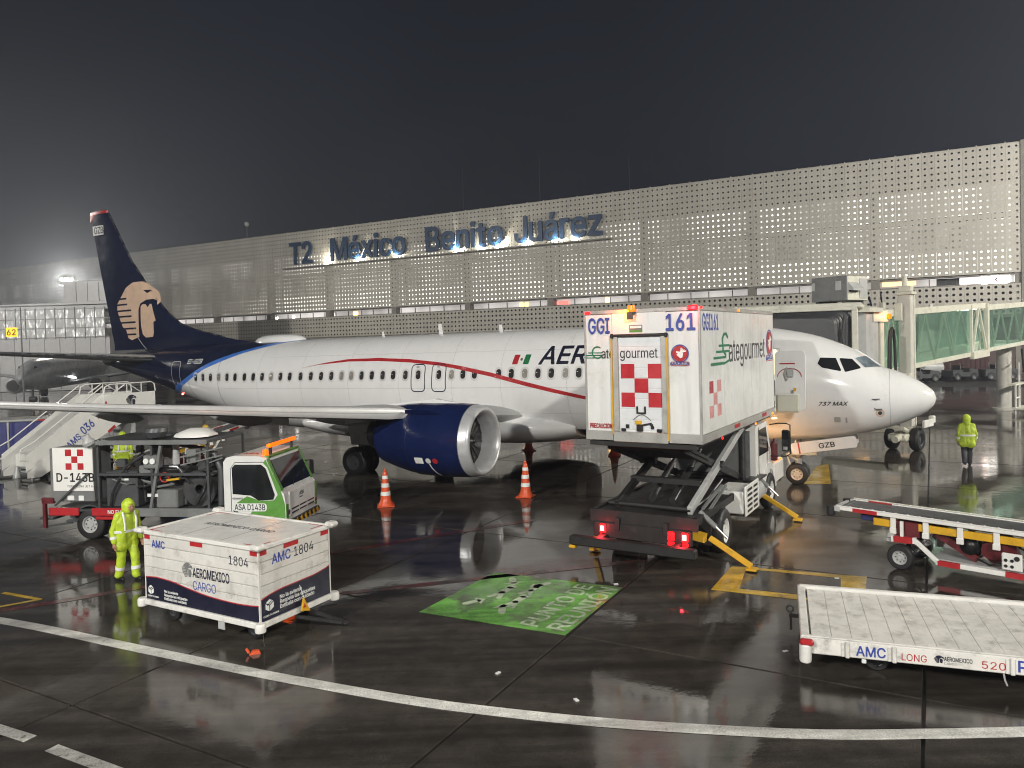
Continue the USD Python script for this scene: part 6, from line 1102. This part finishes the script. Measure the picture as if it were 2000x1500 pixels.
# rotunda, cab, bellows
Y('rotunda', lathe([(0, 2.95), (1.72, 2.95), (1.72, 5.62), (0, 5.62)], (-3.35, 1.5, 0), n=10), 'ltgrey'); Y('rotunda_roof', lathe([(0, 5.62), (1.9, 5.62), (1.9, 5.78), (1.2, 5.92), (0, 5.95)], (-3.35, 1.5, 0), n=10), 'cream'); Y('rotunda_floor', lathe([(0, 2.7), (1.85, 2.7), (1.85, 2.95), (0, 2.95)], (-3.35, 1.5, 0), n=10), 'cream')
Y('corner_post', bb(-2.55, -2.2, -.12, .22, 2.9, 5.5, .02), 'cream'); Y('beacon_panel', bb(-3.3, -1.95, -.18, -.10, 5.25, 5.68, .01), 'cream')
Y('amber_beacon', bb(-2.12, -1.82, -.27, -.19, 5.36, 5.56, .03), glow('bridge_amber', (1., .09, .002), 2.2))
sphere_light(f'{jb.GetPath()}/beacon_light', (-2.3, -.32, 5.46), .05, 9, (1., .30, .05))
Y('cable_loop', [tube(V([(-1.72 + w_ * x_, -.20 - .04 * k, zz_) for x_, zz_ in ((-1.15, 3.1), (-1.05, 3.8), (-.85, 4.5), (-.5, 4.88), (0, 5.0), (.5, 4.9), (.85, 4.5), (1.05, 3.8), (1.2, 3.05))]), .05, 7) for k, w_ in enumerate((.30, .22))], 'rubber', smooth=40)
Y('cable_hook', bar((-1.72, -.2, 5.4), (-1.72, -.2, 5.0), .02), 'grey'); Y('roof_lamp', [lathe([(0, 0), (.12, 0), (.12, .35), (0, .36)], (-.55, .6, 5.72), n=12), box((-1.35, .6, 5.80), (.2, .15, .15), rz=.4)], 'cream'); Y('roof_stick', [cyl((-.6, .6, 6.05), (-.7, .6, 6.4), .03), cyl((-2.1, .4, 5.9), (-2.3, .4, 6.25), .04)], 'navy'); Y('side_post', bb(-.42, -.34, -.1, .2, 5.3, 6.0, .01), 'cream')
# pieces that belong to the cab, given along the airliner (x forward, y to its left), brought into the bridge's own axes
MJ = np.linalg.inv(T(16.06, 31.07, 0, rz=math.radians(JH))) @ T(9.262, 24.714, 0, rz=math.radians(-PH))
cb2 = Y('bridge_cab', xf(trimesh.util.concatenate([bb(-2.9, 1.55, 3.25, 5.4, 2.7, 5.75, .02)]), MJ), 'ltgrey'); part(cb2, 'cab_roof', xf(bb(-3.1, 1.85, 3.0, 5.7, 5.75, 5.93, .03), MJ), W['cream']); part(cb2, 'cab_front_frame', [xf(bb(1.52, 1.72, 3.0, 3.3, 2.7, 5.75, .02), MJ), xf(bb(-2.95, 1.7, 2.95, 3.1, 5.66, 5.80, .02), MJ)], W['cream'])
W['cabin_glow'] = glow('bridge_cab_glow', (1., .75, .35), 1.2)
part(cb2, 'lit_gap', xf(bb(-.25, .55, 1.93, 2.05, 5.16, 5.30), MJ), W['cabin_glow'])
NBp = 7
for k in range(NBp):
    y = 3.2 - .19 * k; g_ = .05 * (k % 2); t0 = .12 * k / NBp
    prof = lambda e: rrect(-2.75 - e, 1.42 + e - .06 * k, 2.8 - e * .5, 5.62 + e - .03 * k, .28, 5)
    def ringb(yy, e):
        pts = prof(e); wob = [.035 * math.sin(3.1 * a + 1.7 * b + k) for a, b in pts]
        return [(a + w, yy, b + w) for (a, b), w in zip(pts, wob)]
    part(cb2, 'bellows_fold', xf(loft([ringb(y, -.05), ringb(y - .05, .02), ringb(y - .14, .02), ringb(y - .19, -.05)], caps=(k == NBp - 1)), MJ), W['canvas'], smooth=40)
part(cb2, 'bellows_crease', [xf(tube([(1.38 - .02 * k, 3.1 - .35 * k, 5.5), (1.25, 2.9 - .3 * k, 4.8), (1.36, 2.95 - .3 * k, 4.0)], .05, 6), MJ) for k in range(3)], W['canvas'], smooth=40)
acu = thing('air_conditioning_unit', 'grey box air conditioner on the roof of the boarding bridge cab', 'air conditioner', (12.75, 28.75, 5.95), -57)
part(acu, 'casing', bb(-1.15, .35, -.55, .75, .12, 1.05, .02), W['grey']); part(acu, 'end_panel', bb(.352, .37, -.53, .73, .14, 1.03), W['cream']); part(acu, 'vent_hood', [prism([(0, 0), (.22, -.02), (.22, .05), (0, .30)], .62, frame((.37, .12, .50), (1, 0, 0), (0, 0, 1))), bb(.37, .39, .2, .7, .2, .95)], W['ltgrey']); part(acu, 'vent_opening', bb(.371, .40, -.45, .1, .44, .66), W['black'])
part(acu, 'access_plate', [bb(-.12, .12, -.562, -.55, .52, .86, .004), bb(-1.13, -1.0, -.562, -.55, .55, .85, .004)], W['ltgrey']); part(acu, 'foot', [bb(x, x + .12, -.5, .7, .0, .12) for x in (-1.0, .1)], W['dkgrey']); part(acu, 'cable', tube([(-.3, -.5, .1), (-.6, -.7, .0), (-1.2, -.8, -.05)], .03, 6), W['black'])
# fixed pedestal of the bridge at the right edge, with ladder and hanging hoses
Y('pedestal', lathe([(0, 0), (.65, 0), (.65, .12), (.40, .15), (.40, 3.8), (0, 3.8)], (19.2, 1.6, 0), n=22), 'column', smooth=40); Y('pedestal', bb(20.6, 21.6, -1.6, -.6, 0, 3.9, .03), 'column')
Y('service_platform', [bb(16.6, 19.0, .35, .75, 1.62, 1.72), bb(16.6, 19.6, -.1, .5, .28, .36), bb(19.4, 19.6, -.1, .5, 0, .3)], 'cream'); Y('platform_leg', [bb(x, x + .07, .32, .39, 0, 2.9 if x > 17 else 1.7) for x in (16.62, 17.35, 19.0)] + [bb(16.62, 17.4, .32, .39, .9, .96)], 'white')
Y('hanging_hose', [tube([(x0 + (x1 - x0) * k, .1, 3.7 - d * math.sin(PI * k)) for k in np.linspace(0, 1, 14)], .055, 7) for x0, x1, d in ((16.9, 18.0, 1.35), (18.9, 20.5, 3.1), (17.7, 19.2, .5))], 'rubber', smooth=40)
# ------------------------------------------------------------------ small equipment parked far under the bridge
tugc = thing('tow_tractor', 'small pale tow tractor parked beneath the boarding bridge, leftmost of its row', 'tow tractor', (38.0, 70.5, 0), 8, 'equipment parked under the bridge')
Z_ = lambda name, m, w: part(tugc, name, m, W[w])
Z_('body', prism([(-1.4, .4), (-1.4, 1.0), (-.4, 1.05), (-.3, .8), (.4, .8), (.5, 1.15), (1.4, 1.0), (1.5, .4)], 1.4, frame((0, .7, 0), (1, 0, 0), (0, 0, 1))), 'dkgrey'); Z_('seat', [bb(-.35, .1, -.5, .5, .85, 1.0, .03), bb(-.45, -.33, -.5, .5, .9, 1.45, .03)], 'black'); Z_('steering_wheel', trimesh.creation.torus(.2, .03).apply_transform(T(.45, .3, 1.3, ry=-.5)), 'black'); Z_('roof_bar', [tube([(-.5, s_, 1.0), (-.5, s_, 1.6), (-.5, s_ * .8, 1.65)], .03, 6) for s_ in (-.6, .6)], 'grey'); Z_('head_lamp', [lathe([(0, 0), (.1, 0), (.1, .05), (0, .05)], (1.48, s_, .85), (1, 0, 0), 10) for s_ in (-.5, .5)], 'steel')
for x in (-.9, .95):
    for y in (-.62, .62): wheel(tugc, (x, y, .38), .38, .26, rim='grey')
for x, y, a, l in ((42.2, 71.5, 14, 'small pale tow tractor second from the left beneath the boarding bridge'), (45.6, 71.2, -6, 'small pale tow tractor just left of the cream bridge pedestal'), (35.2, 72.5, 20, 'small pale tow tractor half hidden beyond the airliner nose')): copy_of(tugc, (x, y, 0), a, l)
wc = thing('tank_cart', 'pale tank cart between the tow tractors under the bridge', 'cart', (40.2, 73.5, 0), 4); part(wc, 'tank', lathe([(0, -1.5), (.5, -1.45), (.7, -1.2), (.7, 1.2), (.5, 1.45), (0, 1.5)], (0, 0, 1.2), (1, 0, 0), 18), W['ltgrey'], smooth=40); part(wc, 'frame', bb(-1.5, 1.5, -.6, .6, .4, .6), W['grey'])
for x in (-1, 1): wheel(wc, (x, -.6, .35), .35, .25, rim='grey')
W['maroon'] = mat('maroon', (.055, .02, .021), .5, var=.2)
rc = thing('red_container', 'dull red freight container behind the tow tractors', 'container', (44.5, 76.5, 0), -28); part(rc, 'shell', bb(-3, 3, -1.2, 1.2, .3, 2.9, .03), W['maroon']); part(rc, 'rib', [bb(-2.9 + .4 * k, -2.75 + .4 * k, -1.26, -1.2, .4, 2.8) for k in range(15)], W['maroon']); part(rc, 'skid', [bb(-3, 3, y, y + .2, 0, .3) for y in (-1, .8)], W['black'])
# ------------------------------------------------------------------ people
def blob(bones, edge=.03, smooth=8, fold=0.):
    """One continuous surface round bones given as (p, r, q, r2)."""
    parts_ = []
    for p, r, q, r2 in bones:
        a = m3.Manifold.sphere(r, 14).translate(list(map(float, p))); b = m3.Manifold.sphere(r2, 14).translate(list(map(float, q)))
        parts_.append(m3.Manifold.batch_hull([a, b]))
    m = m3.Manifold.batch_boolean(parts_, m3.OpType.Add).refine_to_length(edge); g = m.to_mesh()
    t = trimesh.Trimesh(g.vert_properties[:, :3], g.tri_verts); trimesh.smoothing.filter_taubin(t, iterations=smooth)
    if fold:
        n = t.vertex_normals; t.vertices = t.vertices + n * ((meshkit.fbm(t.vertices * V([9., 9., 5.5]), 3, 5) - .5) * fold)[:, None]
    return t
def person(label, loc, rz, hip=.92, sh=1.40, lean=.0, legs=((.12, .0), (-.1, .0)), arms=((.10, .0), (.05, .0)), jacket='hivis', pants='hivis', hood=True, head=(.06, 0, -.05), tape=True, pant_tape=True, s=1.):
    """x ahead, y left. legs: per side (foot ahead, foot lift); arms: per side (hand ahead, elbow bend)."""
    t = thing('person', label, 'person', loc, rz)
    P_ = lambda n, m, w: part(t, n, m, W[w], None, 60)
    X = lambda *a: V(a) * s
    hipc, chest, neck = X(0, 0, hip), X(lean * .6, 0, 1.22), X(lean, 0, sh + .06); hd = neck + X(head[0], head[1], .17 + head[2])
    skinb = [(hipc, .10 * s, chest, .12 * s), (chest, .11 * s, neck, .055 * s), (neck, .055 * s, hd - X(.01, 0, .04), .075 * s), (hd + X(-.01, 0, .02), .098 * s, hd + X(.025, 0, -.05), .075 * s), (hd + X(.085, 0, -.01), .014 * s, hd + X(.105, 0, -.03), .016 * s), (hd + X(0, .09, -.01), .02 * s, hd + X(.0, .092, -.04), .015 * s), (hd + X(0, -.09, -.01), .02 * s, hd + X(0, -.092, -.04), .015 * s), (hd + X(.06, .0, -.085), .03 * s, hd + X(.07, 0, -.075), .028 * s)]
    jb_ = [(X(0, 0, hip - .1), .15 * s, X(lean * .6, 0, 1.2), .165 * s), (X(lean * .6, 0, 1.2), .165 * s, X(lean, 0, sh - .02), .115 * s), (X(lean, 0, sh - .02), .115 * s, X(lean, 0, sh + .05), .085 * s), (X(lean * .2, .09, hip - .06), .145 * s, X(lean * .7, .11, 1.22), .145 * s), (X(lean * .2, -.09, hip - .06), .145 * s, X(lean * .7, -.11, 1.22), .145 * s), (X(lean * .7, .1, 1.22), .145 * s, X(lean, .13, sh - .04), .095 * s), (X(lean * .7, -.1, 1.22), .145 * s, X(lean, -.13, sh - .04), .095 * s), (X(lean, -.1, sh), .085 * s, X(lean, .1, sh), .085 * s), (X(0, .1, hip - .06), .14 * s, X(0, .11, hip - .16), .155 * s), (X(0, -.1, hip - .06), .14 * s, X(0, -.11, hip - .16), .155 * s), (X(0, -.1, hip - .14), .14 * s, X(0, .1, hip - .14), .14 * s)]
    pb = []; boots = []; cuffs = []; bands = []
    for sg, (ah, lift), (ha, bend) in ((1, *(legs[0],), arms[0]), (-1, *(legs[1],), arms[1])):
        sho = X(lean, sg * .185, sh - .02); han = X(lean + ha + .02, sg * .27, hip - .10 + bend * .8); elb = (sho + han) / 2 + X(-.06 - bend * .1, sg * .035, -.02)
        jb_ += [(sho, .078 * s, elb, .066 * s), (elb, .066 * s, han + (elb - han) * .12, .058 * s)]
        d = (han - elb) / np.linalg.norm(han - elb); skinb += [(chest + X(0, sg * .1, .1), .05 * s, sho, .045 * s), (sho, .045 * s, elb, .038 * s), (elb, .038 * s, han, .028 * s), (han, .03 * s, han + d * .07 * s, .036 * s)]
        pal = han + d * .07 * s
        for k in range(4): skinb.append((pal + X(.025 - .017 * k, 0, 0), .011 * s, pal + d * (.085 - .008 * abs(k - 1.3)) * s + X(.03 - .017 * k + .01, -sg * .012, 0), .009 * s))
        skinb.append((han + d * .02 * s + X(.03, 0, 0), .013 * s, han + d * .075 * s + X(.06, -sg * .01, 0), .010 * s))
        hp = X(0, sg * .10, hip - .04); ank = X(ah, sg * .11, .11 + lift); kn = (hp + ank) / 2 + X(.05 + .25 * lift, 0, .02)
        pb += [(hp, .115 * s, kn, .088 * s), (kn, .088 * s, ank, .082 * s)]; skinb += [(hp, .08 * s, kn, .055 * s), (kn, .055 * s, ank, .04 * s)]
        boots += [(ank + X(0, 0, -.02), .055 * s, ank + X(-.03, 0, -.065), .042 * s), (ank + X(-.02, 0, -.07), .042 * s, ank + X(.15, 0, -.075 - .5 * lift * 0), .034 * s)]
        bands.append((kn, ank)); cuffs.append((elb, han))
    P_('body', blob(skinb, .03), 'skin'); P_('jacket', blob(jb_, fold=.05), jacket); P_('trousers', blob(pb + [(X(0, -.09, hip - .02), .11 * s, X(0, .09, hip - .02), .11 * s)], fold=.05), pants); P_('boots', blob(boots, .03), 'black')
    if hood:
        h = blob([(hd + X(-.03, 0, .03), .128 * s, hd + X(-.03, 0, -.06), .125 * s), (hd + X(-.03, 0, -.06), .12 * s, neck + X(-.02, 0, -.02), .10 * s), (hd + X(-.02, 0, .07), .10 * s, hd + X(.06, 0, .075), .065 * s)])
        P_('hood', h, jacket)
        P_('face', blob([(hd + X(.072, 0, -.01), .058 * s, hd + X(.075, 0, -.06), .05 * s), (hd + X(.13, 0, -.02), .012 * s, hd + X(.138, 0, -.035), .014 * s)], .02, 4), 'skin')
        P_('eyes', [trimesh.creation.icosphere(1, .009 * s).apply_translation(hd + X(.124, y, .0)) for y in (-.03, .03)], 'black')
    else:
        P_('helmet', blob([(hd + X(-.01, 0, .05), .115 * s, hd + X(-.01, 0, .06), .11 * s), (hd + X(.05, 0, .04), .09 * s, hd + X(.09, 0, .035), .05 * s)]), 'hivis')
    if tape:
        def hoop(c, rx, ry, h, n=28): return loft([[(c[0] + rx * q * math.cos(a), c[1] + ry * q * math.sin(a), c[2] + z) for a in np.linspace(0, 2 * PI, n + 1)[:-1]] for q, z in ((1, -h / 2), (1, h / 2))], caps=False)
        P_('reflective_tape', hoop(X(lean * .4, 0, 1.06), .172 * s, .272 * s, .055 * s), 'reflect')
        for sg in (-1, 1): P_('reflective_tape', tube([X(lean + .07, sg * .12, sh + .055), X(lean + .135, sg * .13, 1.30), X(lean * .7 + .162, sg * .12, 1.2), X(lean * .5 + .165, sg * .12, 1.08)], .022 * s, 5), 'reflect')
        for e, h_ in cuffs: c = e + (h_ - e) * .55; d = (h_ - e) / np.linalg.norm(h_ - e); P_('reflective_tape', cyl(c - d * .03, c + d * .03, .074 * s, .072 * s, 14), 'reflect')
    if pant_tape:
        for k_, a_ in bands: c = k_ + (a_ - k_) * .62; d = (a_ - k_) / np.linalg.norm(a_ - k_); P_('reflective_tape', cyl(c - d * .035, c + d * .035, .094 * s, .092 * s, 16), 'reflect')
    return t
person('person in hooded yellow rain suit walking with bowed head beside the cargo container', (-8.39, 16.20, 0), -34, lean=.06, legs=((.16, 0), (-.12, .0)), arms=((.02, .02), (-.06, .0)), head=(.09, 0, -.06), s=1.02)
person('person in yellow hooded jacket and dark trousers walking away right of the airliner nose', (16.20, 27.05, 0), 72, lean=.03, legs=((-.16, .05), (.14, 0)), arms=((-.02, .04), (.06, .05)), pants='trouser', pant_tape=False, head=(.04, 0, -.02), s=1.04)
W['amber_suit'] = mat('amber_rain_suit', (.50, .32, .03), .5, var=.15)
person('person in amber rain suit standing behind the yellow rear belt loader', (-12.75, 31.2, 0), -20, jacket='amber_suit', pants='amber_suit', tape=False, pant_tape=False, s=1.02)
person('person in bright yellow helmet half hidden behind the pump gear of the fuel truck', (-14.75, 28.5, 0), -70, hood=False, s=1.08)
# ------------------------------------------------------------------ rain haze over the whole apron
usdkit.material(stage, '/World/Looks/rain_haze', {'v': ('principled_volume', {'color': (.76, .83, .96), 'density': .0016, 'anisotropy': .62})}, [], volume='v.volume')
hz = part(None, 'haze', box((0, 60, 16), (460, 420, 36)), UsdShade.Material.Get(stage, '/World/Looks/rain_haze')); tag(hz, 'thin rain haze over the apron', kind='stuff')
